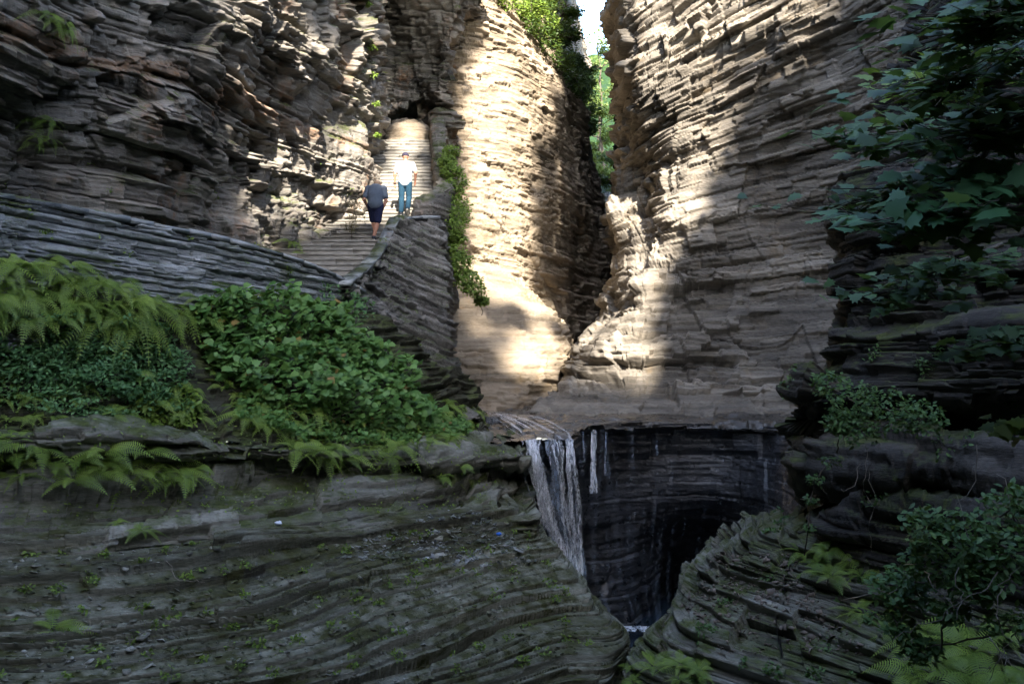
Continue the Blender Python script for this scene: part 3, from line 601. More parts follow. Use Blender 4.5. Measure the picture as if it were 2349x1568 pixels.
ferns(['right_ledge_rocks'], [(1830, 1270), (1980, 1270), (1990, 1330), (1840, 1330)], 7, 0.85, 'yellow-green fern on the right foreground ledge', 'ferns on the right foreground ledge', 40, 0.2, out=0.05)
ferns(['right_ledge_rocks'], [(1440, 1535), (1600, 1520), (1620, 1568), (1440, 1575)], 8, 0.75, 'fresh green fern at the bottom edge beside the water channel', 'ferns at the bottom edge by the channel', 41, 0.2, out=0.05)
ferns(['right_ledge_rocks'], [(1930, 1400), (1990, 1400), (1990, 1470), (1930, 1470)], 3, 0.7, 'dim fern low on the right ledge beside the dark gully', 'dim ferns by the gully', 42, 0.15)
ferns(['right_ledge_rocks'], [(2040, 1440), (2349, 1440), (2349, 1600), (2040, 1600)], 12, 1.1, 'dark green fern in the bottom right corner under the shrubs', 'dark ferns in the bottom right corner', 43, 0.3, out=0.1)
ferns(['left_cliff'], [(100, 20), (160, 60), (160, 95), (120, 90)], 5, 0.7, 'small fern on the upper left cliff beside the orange streak', 'small ferns high on the left cliff', 44, 0.2, FERNS_D, 0.8)
ferns(['left_cliff'], [(70, 260), (125, 260), (120, 350), (75, 350)], 6, 0.7, 'small bright fern hanging on the left cliff face near the photo edge', 'small ferns hanging on the left cliff', 45, 0.2, FERNS_D, 0.8)
ferns(['rock_slope'], [(85, 1425), (160, 1425), (160, 1460), (85, 1460)], 1, 0.95, 'single fern growing out of the lower left of the rock slope', None, 46, 0.2)

def shrub(name, label, cat, sheets, poly, n, size, mat, shape, seed, lift=0.25, updir=(-0.1, -0.5, 0), tilt=0.5, group=None, stems=5, flat=1.0, kind=None):
    r = np.random.default_rng(seed); Pp, Nn = pick(sheets, poly, n, r)
    hgt = lift * r.uniform(0.1, 1.0, len(Pp)) ** 0.7
    nz = 0.7 + 0.6 * noise3(Pp * 2.2, seed)
    base = Pp.mean(0); pos = Pp + Nn * (hgt * nz)[:, None] + np.array([0, 0, 1]) * (hgt * 0.4 * nz)[:, None]
    root = empty(name, tuple(base)); tag(root, label, cat, group, kind)
    f = leaves('foliage', pos - base, size, shape, seed, tilt, np.array(updir), root, mat)
    js = r.integers(0, len(Pp), stems)
    paths = [wob(Pp[j] - base - Nn[j] * .05, pos[r.integers(0, len(pos))] * 0.25 + (Pp[j] + Nn[j] * lift * .8) * 0.75 - base + np.array([0, 0, .1]), 6, .03, r) for j in js]
    for p_ in paths: tubes('stem', [p_], [np.linspace(.008, .003, 6)], root, M_twig)
    return root
shrub('maple_seedlings', 'low mound of broad lobed green maple leaves on the bank below the wall', 'shrub', ['planted_bank'], [(430, 715), (600, 695), (720, 700), (800, 770), (850, 830), (760, 960), (560, 930), (470, 850)], 3000, 0.15, M_maple, 'maple', 51, 0.45)
shrub('maple_seedlings', 'broad lobed green maple leaves spilling towards the waterfall under the dark retaining wall', 'shrub', ['planted_bank', 'retaining_wall'], [(740, 800), (850, 800), (930, 860), (1000, 980), (900, 1000), (720, 970)], 2100, 0.15, M_maple, 'maple', 52, 0.45)
shrub('climbing_plant', 'blue-green leafy plant climbing where the low wall meets the dark retaining wall', 'plant', ['stone_parapet', 'retaining_wall', 'planted_bank'], [(725, 650), (760, 650), (850, 700), (850, 770), (780, 790), (735, 720)], 900, 0.085, M_herb, 'oval', 53, 0.22)
o = shrub('leafy_herbs', 'mass of small oval green leaves and grass blades in the middle of the left bank', 'ground cover', ['planted_bank'], [(-20, 735), (380, 760), (420, 860), (440, 960), (330, 960), (180, 900), (-20, 880)], 7000, 0.085, M_herb, 'oval', 54, 0.3, kind='stuff')
shrub('low_greens', 'low mixed green leaves filling in between the ferns along the top of the long ledge', 'ground cover', ['planted_bank'], [(560, 870), (760, 950), (1000, 950), (1095, 985), (1000, 1030), (700, 1020), (530, 960)], 3800, 0.085, M_maple, 'maple', 154, 0.22, kind='stuff')
shrub('low_greens', 'low mixed green leaves at the photo edge under the herb patch', 'ground cover', ['planted_bank'], [(-20, 870), (180, 890), (330, 960), (280, 985), (-20, 930)], 1300, 0.075, M_herb, 'oval', 155, 0.16, kind='stuff')
o = shrub('round_leaf_patch', 'patch of bright round leaves at the lower right of the left bank', 'ground cover', ['planted_bank'], [(300, 915), (430, 900), (470, 950), (430, 985), (330, 975)], 700, 0.11, M_vine, 'oval', 55, 0.15, kind='stuff')
o = shrub('creeping_greens', 'tiny leafy sprigs scattered along the ledges above the rock slope', 'ground cover', ['ledge_rocks', 'planted_bank'], [(-20, 940), (500, 980), (1190, 1040), (1100, 1180), (700, 1180), (-20, 1200)], 1100, 0.06, M_vine, 'oval', 56, 0.1, kind='stuff')
# scattered sprigs on the slope: clumps round random seeds
def sprigs(name, label, sheets, poly, nclump, per, rad, size, mat, seed, cat='ground cover'):
    r = np.random.default_rng(seed); Pp, Nn = pick(sheets, poly, nclump, r, .3); Pr, Nr = pick(sheets, poly, 60000, r)
    sel = []
    for p in Pp:
        d2 = ((Pr - p) ** 2).sum(1); ids = np.argsort(d2)[:int(per * r.uniform(.3, 1.6)) * 3]; ids = ids[d2[ids] < (rad * r.uniform(.4, 1.3)) ** 2]
        sel.append(r.choice(ids, max(1, len(ids) // 2)) if len(ids) else ids)
    ids = np.concatenate(sel).astype(int); pos = Pr[ids] + Nr[ids] * r.uniform(.01, .07, (len(ids), 1))
    o = leaves(name, pos, size, 'oval', seed, .7, np.array([0, -.5, 0.]), None, mat); tag(o, label, cat, kind='stuff')
sprigs('slope_sprigs', 'small green sprigs and seedlings dotted over the foreground rock slope', ['rock_slope'], [(0, 1250), (600, 1240), (1200, 1200), (1300, 1350), (1380, 1500), (1000, 1560), (0, 1560)], 120, 20, .2, 0.055, M_vine, 57)
sprigs('wall_sprigs', 'small green tufts rooted in the stone walls beside the walkway', ['stone_parapet', 'retaining_wall', 'left_cliff'], [(0, 300), (860, 300), (1030, 520), (1060, 900), (900, 800), (700, 650), (0, 560)], 42, 16, .16, 0.06, M_vine, 58)
sprigs('right_sprigs', 'scattered small leaves and creepers on the shaded right rocks', ['near_right_cliff', 'right_ledge_rocks'], [(1840, 700), (2349, 700), (2349, 1568), (1500, 1568), (1700, 1260)], 60, 26, .35, 0.065, M_darkleaf, 59)
# loose shale flakes and litter
def chips(name, label, sheets, poly, n, size, mat, seed, cat='loose stones', tilt=.35):
    r = np.random.default_rng(seed); Pp, Nn = pick(sheets, poly, n, r)
    sh = np.array([(-.5, -.35, 0), (.45, -.4, 0), (.55, .3, 0), (-.1, .42, 0), (-.5, .2, 0)]); sh = np.vstack([sh, sh + [0, 0, .16]])
    fc = np.array([(0, 1, 6), (0, 6, 5), (1, 2, 7), (1, 7, 6), (2, 3, 8), (2, 8, 7), (3, 4, 9), (3, 9, 8), (4, 0, 5), (4, 5, 9), (5, 6, 7), (5, 7, 8), (5, 8, 9)])
    a, b, nn = frames(len(Pp), r, None, tilt); V, F = stamp(sh, fc, Pp + Nn * .01, a, b, nn, size * r.gamma(2.2, .4, len(Pp)))
    o = link(name, mesh_np(name, V, F, {'blk': ('FACE', np.repeat(r.uniform(0, 1.2, len(Pp)), len(fc)))}), None, mat); tag(o, label, cat, kind='stuff')
chips('shale_flakes', 'loose grey shale flakes strewn over the foreground rock slope', ['rock_slope'], [(0, 1235), (600, 1240), (1190, 1190), (1290, 1320), (1400, 1480), (1000, 1568), (0, 1568)], 2400, 0.042, M_mid, 61)
chips('shale_scree', 'pale loose shale chips piled on the slope below the ledge ferns', ['rock_slope', 'ledge_rocks'], [(980, 1180), (1100, 1170), (1240, 1290), (1130, 1300), (900, 1290), (760, 1280), (850, 1230)], 1900, 0.045, M_wall, 62)
M_litter = simple('dry_leaf', (0.15, 0.125, 0.105), .9, .5, 9)
chips('leaf_litter', 'dry brown leaf litter lying on the ledges by the water channel', ['right_ledge_rocks'], [(1640, 1270), (1830, 1270), (1830, 1330), (2000, 1500), (1650, 1500), (1560, 1390)], 1100, 0.042, M_litter, 63, 'leaf litter', .7)

# ------------------------------------------------------------------ vines in the middle
def cloud(name, label, cat, blobs, per, size, mat, shape='oval', seed=1, group=None, tilt=.6, branch=True, updir=(0, -.5, .2), bark=None, kind=None):
    """blobs: (u, v, d, radius m). A bush or branch built of leaf clumps round the given places"""
    r = np.random.default_rng(seed); ctr = np.array([P(u, v, d) for u, v, d, _ in blobs]); rad = np.array([q[3] for q in blobs]); base = ctr[-1]
    n = len(blobs) * per; pos = np.repeat(ctr, per, 0); dr = r.normal(size=(n, 3)); dr /= np.linalg.norm(dr, axis=1, keepdims=True)
    pos = pos + dr * (np.repeat(rad, per) * r.uniform(.15, 1, n) ** .5)[:, None] * np.array([1, 1, .7])
    keep = noise3(pos * (1.6 / max(.25, rad.mean())), seed) > -0.35; pos = pos[keep]
    root = empty(name, tuple(base)); tag(root, label, cat, group, kind)
    leaves('foliage', pos - base, size, shape, seed, tilt, np.array(updir), root, mat)
    if branch:
        paths, rd = [], []
        for i in range(len(ctr)):
            j = min(i + 1, len(ctr) - 1); p = wob(ctr[j] if i < j else ctr[i] + np.array([0, 0.2, -.4]), ctr[i], 7, .04 * rad[i] * 2, r); paths.append(p - base); rd.append(np.linspace(.012, .006, 7) * max(1, rad[i] * 2.5))
            for q in range(3):
                e = ctr[i] + r.normal(size=3) * rad[i] * .55; paths.append(wob(ctr[i], e, 5, .02, r) - base); rd.append(np.linspace(.006, .003, 5) * max(1, rad[i] * 2))
        tubes('branch', paths, rd, root, bark or M_bark)
    return root
cloud('hanging_vine', 'yellow-green leafy vine hanging beside the top of the stairs in the sun', 'vine', [(1034, 348, 30, .3), (1026, 372, 29.7, .3), (1036, 395, 29.5, .35), (1046, 420, 29.3, .4), (1040, 445, 29.1, .4), (1056, 470, 29, .42), (1050, 495, 28.7, .42), (1040, 520, 28.5, .42), (1046, 545, 28.5, .3)], 560, .095, M_vine, seed=71, updir=(0.1, -1, .1))
cloud('hanging_vine', 'lower light green vine on the rock shelf right of the dark retaining wall', 'vine', [(1046, 572, 28.4, .28), (1058, 596, 28.2, .36), (1056, 622, 28.1, .4), (1072, 645, 28, .46), (1086, 664, 28, .38), (1104, 690, 28.4, .22)], 560, .095, M_vine, seed=72, updir=(0.1, -1, .1))
cloud('climbing_vine', 'thin leafy vine trailing down the corner between the left cliff and the shaded middle cliff', 'vine', [(846, 8, 27.6, .12), (848, 60, 27.6, .1), (853, 110, 27.6, .13), (856, 170, 27.8, .09), (864, 240, 28, .1), (866, 310, 28, .08)], 60, .09, M_vine, seed=73, branch=False)
cloud('dry_shrub', 'brown-green twiggy shrub at the cliff foot left of the man in the grey shirt', 'shrub', [(812, 470, 26.2, .26), (818, 500, 26, .3), (806, 520, 25.8, .22)], 260, .05, leaf_mat('dry_leafy', (.05, .045, .02), (.16, .13, .06)), seed=74)
ferns(['left_cliff'], [(640, 555), (700, 555), (700, 590), (640, 590)], 5, 0.95, 'yellow-green fern at the cliff foot beside the lowest steps', 'ferns at the cliff foot beside the steps', 47, 0.25)
sp = [(1400, 400), (1660, 400)]

# ------------------------------------------------------------------ trees at the head of the gorge
def tree(label, base_uvd, h, crown, n, size, mat, seed, group=None, name='tree', r0=.16, squash=.8):
    r = np.random.default_rng(seed); b = P(*base_uvd); root = empty(name, tuple(b)); tag(root, label, 'tree', group)
    k = 9; tr = wob((0, 0, -1), (r.uniform(-.6, .6), r.uniform(-.3, .6), h * .92), k, .1, r)
    paths = [tr]; rd = [np.linspace(r0, .03, k)]
    ctr = []; rad = []
    for i in range(16):
        t = r.uniform(.18, 1); p0 = tr[min(k - 1, int(t * (k - 1)))]; az = r.uniform(0, 6.28); L = crown * (1.15 - .7 * t) * r.uniform(.6, 1.1)
        e = p0 + np.array([math.cos(az) * L, math.sin(az) * L, L * r.uniform(.0, .5)]); paths.append(wob(p0, e, 6, .08, r)); rd.append(np.linspace(.05, .012, 6)); ctr += [e, (p0 + e * 2) / 3]; rad += [crown * .33, crown * .28]
    ctr.append(tr[-1]); rad.append(crown * .35)
    tubes('trunk', paths[:1], rd[:1], root, M_bark, 8); tubes('branch', paths[1:], rd[1:], root, M_bark)
    ctr = np.array(ctr); rad = np.array(rad); per = n // len(ctr); pos = np.repeat(ctr, per, 0); dr = r.normal(size=pos.shape); dr /= np.linalg.norm(dr, axis=1, keepdims=True)
    pos += dr * (np.repeat(rad, per) * r.uniform(.2, 1, len(pos)) ** .6)[:, None] * np.array([1, 1, squash])
    pos = pos[noise3(pos * 1.1 + b, seed) > -.3]
    leaves('crown', pos, size, 'oval', seed, .7, np.array([0, -.4, .2]), root, mat)
    return root
specs = [((1165, 20, 41), 5, 1.5, M_tree), ((1225, 70, 43), 4.5, 1.4, M_tree), ((1255, 120, 45), 3.2, 1.2, M_tree), ((1292, 175, 47), 2.6, 1.2, M_tree), ((1325, 235, 50), 2.4, 1.1, M_tree), ((1342, 300, 54), 3.4, 1.1, M_tree),
         ((1200, -10, 48), 4, 1.6, M_tree)]
tl = ['sunlit bushy tree at the top left of the lit back wall', 'leafy green tree leaning over the top of the lit back wall', 'dark green tree halfway down the sloping top of the back wall', 'dark tree overhanging the shaded part of the back wall', 'bushy tree at the right shoulder of the back wall',
      'small tree low in the gap behind the back wall edge', 'tree cut by the top edge above the lit back wall', 'tall tree in front of the bright patch of sky']
for i, (b, h, c, m_) in enumerate(specs): tree(tl[i], b, h * .8, c * 1.15, 5200, .15, m_, 80 + i)
cloud('cliff_top_bushes', 'dark green bushes hanging over the right shoulder of the back wall', 'shrub', [(1215, 60, 40, .7), (1255, 100, 41.5, .7), (1290, 140, 43, .7), (1320, 180, 45, .75), (1338, 215, 47, .7), (1345, 255, 49, .6), (1352, 300, 50, .4)], 520, .16, M_tree, seed=79, updir=(.1, -.6, .3))
cloud('cliff_top_bushes', 'sunlit yellow-green bushes on the top left of the back wall', 'shrub', [(1150, 5, 38.5, .6), (1185, 25, 39.5, .65), (1220, 20, 40, .7), (1250, 50, 41, .6)], 520, .15, M_vine, seed=179, updir=(.1, -.6, .3))
fl = ['sunlit yellow-green far tree seen through the upper gap', 'sunlit pale far tree in the middle of the gap', 'far tree low in the gap above the small distant waterfall', 'shaded blue-green far tree at the bottom of the gap']
for i, b in enumerate([((1375, 330, 75), 9, 2.3), ((1390, 400, 70), 6.5, 2.1), ((1372, 440, 66), 4.5, 1.9), ((1400, 455, 58), 3.2, 1.4)]):
    tree(fl[i], b[0], b[1], b[2], 4200, .24, M_fartree if i < 3 else M_tree, 90 + i)
rock('far_slope', [[(1150, -40, 130), (1300, 110, 120), (1390, 140, 115), (1500, 100, 120)], [(1150, 120, 100), (1300, 230, 95), (1390, 260, 92), (1500, 240, 95)], [(1150, 380, 72), (1300, 400, 72), (1390, 420, 70), (1500, 420, 72)], [(1150, 470, 62), (1300, 452, 60), (1390, 452, 58), (1500, 452, 60)], [(1150, 600, 62), (1300, 600, 60), (1390, 600, 58), (1500, 600, 60)]],
     M_tree, SC_C, seed=33, big=1.0, bigf=.2)

# ------------------------------------------------------------------ right-hand maple boughs
def bough(label, stem, per, size, seed, mat=M_darkleaf, spread=.35, name='maple_bough', group=None, leafn=None, flat=.25):
    """stem: list of (u,v,d) from the thick end; twigs leave it and carry leaves in flat layers"""
    r = np.random.default_rng(seed); pts = np.array([P(*q) for q in stem]); base = pts[0]
    root = empty(name, tuple(base)); tag(root, label, 'branch', group)
    S = catmull(pts[:, None], [6] * (len(pts) - 1), 0)[:, 0]; paths = [S - base]; rd = [np.linspace(.018, .005, len(S))]; pos = []
    for i in range(per):
        j = int(r.uniform(.15, 1) ** .8 * (len(S) - 1)); dv = r.normal(size=3) * spread; dv[2] = dv[2] * flat - .03
        e = S[j] + dv; paths.append(wob(S[j], e, 5, .02, r, .02) - base); rd.append(np.linspace(.005, .002, 5))
        for q in range(r.integers(3, 7)):
            t = r.uniform(.3, 1.1); pos.append(S[j] + dv * t + r.normal(size=3) * np.array([.07, .07, .025]))
    tubes('twig', paths[1:], rd[1:], root, M_twig); tubes('branch', paths[:1], rd[:1], root, M_twig, 6)
    leaves('foliage', np.array(pos) - base, size, 'maple', seed, .3, np.array([-.1, -.35, 0]), root, mat)
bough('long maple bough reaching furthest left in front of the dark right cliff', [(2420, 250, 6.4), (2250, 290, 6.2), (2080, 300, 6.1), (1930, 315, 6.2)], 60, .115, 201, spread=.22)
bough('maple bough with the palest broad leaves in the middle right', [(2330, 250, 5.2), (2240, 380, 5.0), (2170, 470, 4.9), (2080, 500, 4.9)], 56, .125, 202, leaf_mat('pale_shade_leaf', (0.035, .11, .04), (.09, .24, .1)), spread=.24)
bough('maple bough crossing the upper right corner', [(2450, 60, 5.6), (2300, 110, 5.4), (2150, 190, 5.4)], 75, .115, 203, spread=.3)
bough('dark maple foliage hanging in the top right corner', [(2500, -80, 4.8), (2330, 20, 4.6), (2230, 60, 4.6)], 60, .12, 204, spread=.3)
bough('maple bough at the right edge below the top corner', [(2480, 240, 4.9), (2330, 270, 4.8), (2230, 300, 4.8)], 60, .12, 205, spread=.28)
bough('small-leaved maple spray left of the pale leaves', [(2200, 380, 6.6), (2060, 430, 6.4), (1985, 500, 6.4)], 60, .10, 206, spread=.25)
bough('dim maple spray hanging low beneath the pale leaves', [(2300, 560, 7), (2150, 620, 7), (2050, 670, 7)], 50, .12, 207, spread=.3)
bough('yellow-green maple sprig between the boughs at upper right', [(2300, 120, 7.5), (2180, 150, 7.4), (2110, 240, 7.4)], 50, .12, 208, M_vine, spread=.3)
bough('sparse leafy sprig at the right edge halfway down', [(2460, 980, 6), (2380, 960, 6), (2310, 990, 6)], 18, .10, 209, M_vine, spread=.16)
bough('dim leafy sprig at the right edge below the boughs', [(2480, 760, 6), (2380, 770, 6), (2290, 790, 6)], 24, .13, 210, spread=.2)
cloud('ledge_shrub', 'dark small-leaved shrub hanging on the near right cliff above the dark cavity', 'shrub', [(1900, 880, 13.5, .25), (1960, 920, 13.2, .4), (2040, 940, 13, .45), (2110, 960, 13, .35), (1980, 990, 13, .3), (1930, 970, 13.2, .25)], 420, .075, M_darkleaf, seed=75)
cloud('trailing_creeper', 'thin creeper trailing down the near right cliff from the shrub', 'creeper', [(1905, 1060, 13.3, .14), (1870, 1100, 13.4, .12), (1860, 1150, 13.4, .1), (1855, 1210, 13.4, .08)], 60, .07, M_darkleaf, seed=76)
cloud('broad_shrub', 'wide blue-green shrub sprawling over the lower right corner', 'shrub', [(2120, 1210, 9.2, .3), (2220, 1230, 9, .4), (2320, 1260, 8.8, .4), (2150, 1290, 9.3, .35), (2250, 1330, 8.8, .3), (2060, 1340, 9.8, .3), (2330, 1160, 9, .3)], 420, .085, M_darkleaf, seed=77, bark=M_twig)
cloud('low_shrub', 'dim leafy shrub beside the gully at the lower right', 'shrub', [(2090, 1370, 9.6, .25), (2060, 1430, 9.6, .2), (2110, 1490, 9.4, .2), (2330, 1440, 8.6, .25), (2180, 1400, 9, .2)], 260, .08, M_darkleaf, seed=78, bark=M_twig)
r_ = np.random.default_rng(9)
def twigs(name, label, segs, rad):
    paths = [wob(P(*a), P(*b), 9, .03, r_, s) for a, b, s in segs]; o = tubes(name, paths, [np.linspace(rad, rad * .4, 9)] * len(paths), None, M_twig); tag(o, label, 'twig')
twigs('bare_branches', 'bare pale branches arching out of the shrub in the lower right corner', [((2290, 1310, 8.2), (2170, 1400, 8), .0), ((2170, 1400, 8), (2040, 1490, 8.2), -.05), ((2200, 1300, 8.3), (2190, 1420, 8), .02), ((2290, 1420, 7.6), (2340, 1300, 7.8), .0), ((2290, 1420, 7.6), (2270, 1560, 7.6), .0), ((2270, 1460, 7.8), (2349, 1540, 7.4), .03), ((2120, 1310, 8.4), (2190, 1400, 8.1), 0)], .005)
twigs('hanging_roots', 'thin pale roots dangling from the ledge shrub on the right', [((1985, 1020, 12.8), (1990, 1140, 12.8), 0), ((1990, 1140, 12.8), (2000, 1265, 12.8), 0), ((1975, 1060, 12.8), (1930, 1120, 12.9), .1), ((2000, 1060, 12.8), (2010, 1160, 12.8), 0), ((2240, 1020, 9), (2200, 1180, 9), .05)], .005)
twigs('fallen_twig', 'thin curved dead twig lying on the foreground rock slope', [((382, 1290, 12.9), (395, 1310, 12.7), 0), ((395, 1310, 12.7), (470, 1335, 12.5), .05)], .008)

def scrap(name, label, cat, uvd, size, col, seed):
    r = np.random.default_rng(seed); ph = np.linspace(0, np.pi, 7); th = np.linspace(0, 2 * np.pi, 10)[:-1]
    V = np.array([[math.sin(a) * math.cos(b), math.sin(a) * math.sin(b), .6 * math.cos(a)] for a in ph for b in th]) * size * r.uniform(.6, 1.3, (63, 1)) + P(*uvd)
    F = np.array([(i * 9 + j, i * 9 + (j + 1) % 9, (i + 1) * 9 + (j + 1) % 9, (i + 1) * 9 + j) for i in range(6) for j in range(9)])
    tag(link(name, mesh_np(name, V, F), None, simple(name, col, .5)), label, cat)
scrap('paper_scrap', 'crumpled white scrap of paper lying on the ledge above the rock slope', 'litter', (640, 1200, 14.9), .06, (.6, .65, .75), 1)
scrap('plastic_wrapper', 'small bright blue wrapper lying on the rock slope left of the waterfall', 'litter', (1145, 1224, 17.9), .05, (.03, .15, .6), 2)
# ------------------------------------------------------------------ stairs
M_step = simple('step_stone', (0.21, 0.2, 0.18), .85, .35, 5, bump=.4, vs=(1, 1, 4))
nodes = [(600, 812, 672, 21.9), (650, 865, 580, 24.8), (750, 905, 550, 26.3), (790, 940, 514, 27.6), (850, 992, 490, 28.6), (858, 985, 404, 31.5), (866, 978, 325, 34.6)]
NL = np.array([P(a, v, d) for a, b, v, d in nodes]); NR = np.array([P(b, v, d) for a, b, v, d in nodes])
zs = NL[:, 2]; zz = np.arange(zs[0], zs[-1] + .01, 0.165)
stairs = empty('stone_stairs', (-3.3, 27, 3.5)); tag(stairs, 'long flight of broad grey stone steps climbing between the cliff and the retaining wall', 'stairs')
def boxes(bs):
    V, F = [], []; o = 0
    for (x0, x1, y0, y1, z0, z1) in bs:
        V += [(x0, y0, z0), (x1, y0, z0), (x1, y1, z0), (x0, y1, z0), (x0, y0, z1), (x1, y0, z1), (x1, y1, z1), (x0, y1, z1)]
        F += [tuple(q + o for q in f) for f in [(0, 3, 2, 1), (4, 5, 6, 7), (0, 1, 5, 4), (1, 2, 6, 5), (2, 3, 7, 6), (3, 0, 4, 7)]]; o += 8
    return np.array(V), np.array(F)
def stepat(z):
    f = np.interp(z, zs, np.arange(len(zs))); i = min(int(f), len(zs) - 2); t = f - i
    return NL[i] * (1 - t) + NL[i + 1] * t, NR[i] * (1 - t) + NR[i + 1] * t
rs = np.random.default_rng(4)
def grad(f, *a): return f(*a)
for i, z in enumerate(zz[:-1]):
    l, r = stepat(z); l2, r2 = stepat(min(zz[i + 1], zs[-1])); x0 = l[0] - .35; x1 = r[0] + .12; y = l[1]; yb = l2[1] + .25
    nb_ = rs.integers(2, 4); cuts = np.sort(np.r_[x0, rs.uniform(x0 + .3, x1 - .3, nb_ - 1), x1]); bs = []
    for q in range(nb_):
        j = rs.uniform(-.012, .012); jz = rs.uniform(-.006, .006)
        bs.append((cuts[q] + .004, cuts[q + 1] - .004, y + j, yb, z - .06 + .001 * q, z + .105))           # riser course
        bs.append((cuts[q] + .003, cuts[q + 1] - .003, y - .012 + j * 1.2, yb, z + .108, z + .165 + jz))     # overhanging tread slab
    V, F = boxes(bs); V = V - np.array(stairs.location); link('step', mesh_np('step', V, F), stairs, M_step)
# ground of the landing behind the top step
# parapet on the right side of the flight
pr = []
for z in np.linspace(zs[3], zs[-1] + .25, 7):
    _, r = stepat(min(z, zs[-1])); y = r[1] + (0 if z < zs[-1] else .4); x = r[0] + .1
    pr.append([(x, y, z - .9), (x, y, z - .1), (x + .03, y, z + .62), (x + .1, y - .02, z + .68), (x + .5, y, z + .66), (x + .56, y, z + .1), (x + .6, y, z - 1.5), (x + .64, y, z - 3)])
pr.insert(0, [(q[0] + (.0), q[1] - .05, q[2] - (.0 if k in (0, 1, 6, 7) else .5)) for k, q in enumerate(pr[0])])
pw = rock('stair_parapet', pr, M_left, [(0.16, 0.5, 0.05), (0.08, .3, .03), (.05, .2, .012)], seed=35, world=True, big=.04, crag=.3, warp=.05, wstep=.05, kind=None)
tag(pw, 'narrow stepped stone parapet rising along the right side of the upper stairs', 'stone wall')
# rounded stone turret wall at the head of the stairs
cc = P(936, 345, 35.7); th = []
for q in range(7):
    e = R(-20 + 18.2 * q); th.append([tuple(cc + np.array([-1.12 * math.cos(a_) * math.cos(e), -1.1 * math.sin(a_) * math.cos(e), 1.12 * math.sin(e)])) for a_ in np.linspace(-.4, math.pi + .4, 9)])
tw_ = rock('rounded_wall', th[::-1], M_tan, [(0.11, 0.5, 0.035), (0.06, .3, .02), (.03, .2, .01)], seed=36, world=True, big=.03, crag=.3, warp=.03, wstep=.04, kind=None)
tag(tw_, 'rounded beehive-like mound of thin stacked stones at the head of the stairs', 'stone wall')

def coping(owner, pts, dep, seed, mat, hh=.07, jit=.02, nm='coping'):
    r = np.random.default_rng(seed); pts = np.array(pts); L = np.r_[0, np.cumsum(np.linalg.norm(np.diff(pts, axis=0), axis=1))]; V, F = [], []; t = 0; o = 0
    while t < L[-1] - .2:
        w_ = r.uniform(.35, .8); p = np.array([np.interp(t, L, pts[:, k]) for k in range(3)]); q = np.array([np.interp(min(t + w_ - .012, L[-1]), L, pts[:, k]) for k in range(3)])
        d_ = q - p; n_ = np.array([-d_[1], d_[0], 0]); n_ /= np.linalg.norm(n_); n_ = n_ if n_[1] > 0 else -n_; f = -n_ * (.04 + r.uniform(-jit, jit)); b = n_ * dep; h = np.array([0, 0, hh * r.uniform(.7, 1.3)]); z0 = np.array([0, 0, -.01 + r.uniform(-jit, jit) * .5])
        V += [p + f + z0, q + f + z0, q + b + z0, p + b + z0, p + f + h + z0, q + f + h + z0, q + b + h + z0, p + b + h + z0]; F += [tuple(x + o for x in f_) for f_ in [(0, 3, 2, 1), (4, 5, 6, 7), (0, 1, 5, 4), (1, 2, 6, 5), (2, 3, 7, 6), (3, 0, 4, 7)]]; o += 8; t += w_
    link(nm, mesh_np(nm, np.array(V), np.array(F), {'blk': ('FACE', np.repeat(r.uniform(.3, 1, len(F) // 6), 6))}), owner, mat)
coping(jw, [np.array(q) + [0, 0, .03] for q in jrow(0, 0)], .5, 41, M_wall)
coping(kw, [P(u, v - 3, d) for u, v, d in [(800, 658, 21.3), (838, 626, 22.8), (874, 592, 24.1), (896, 548, 24.8), (911, 508, 25.2), (960, 503, 25.9), (1008, 505, 26.3)]], .26, 42, M_wall, .08)
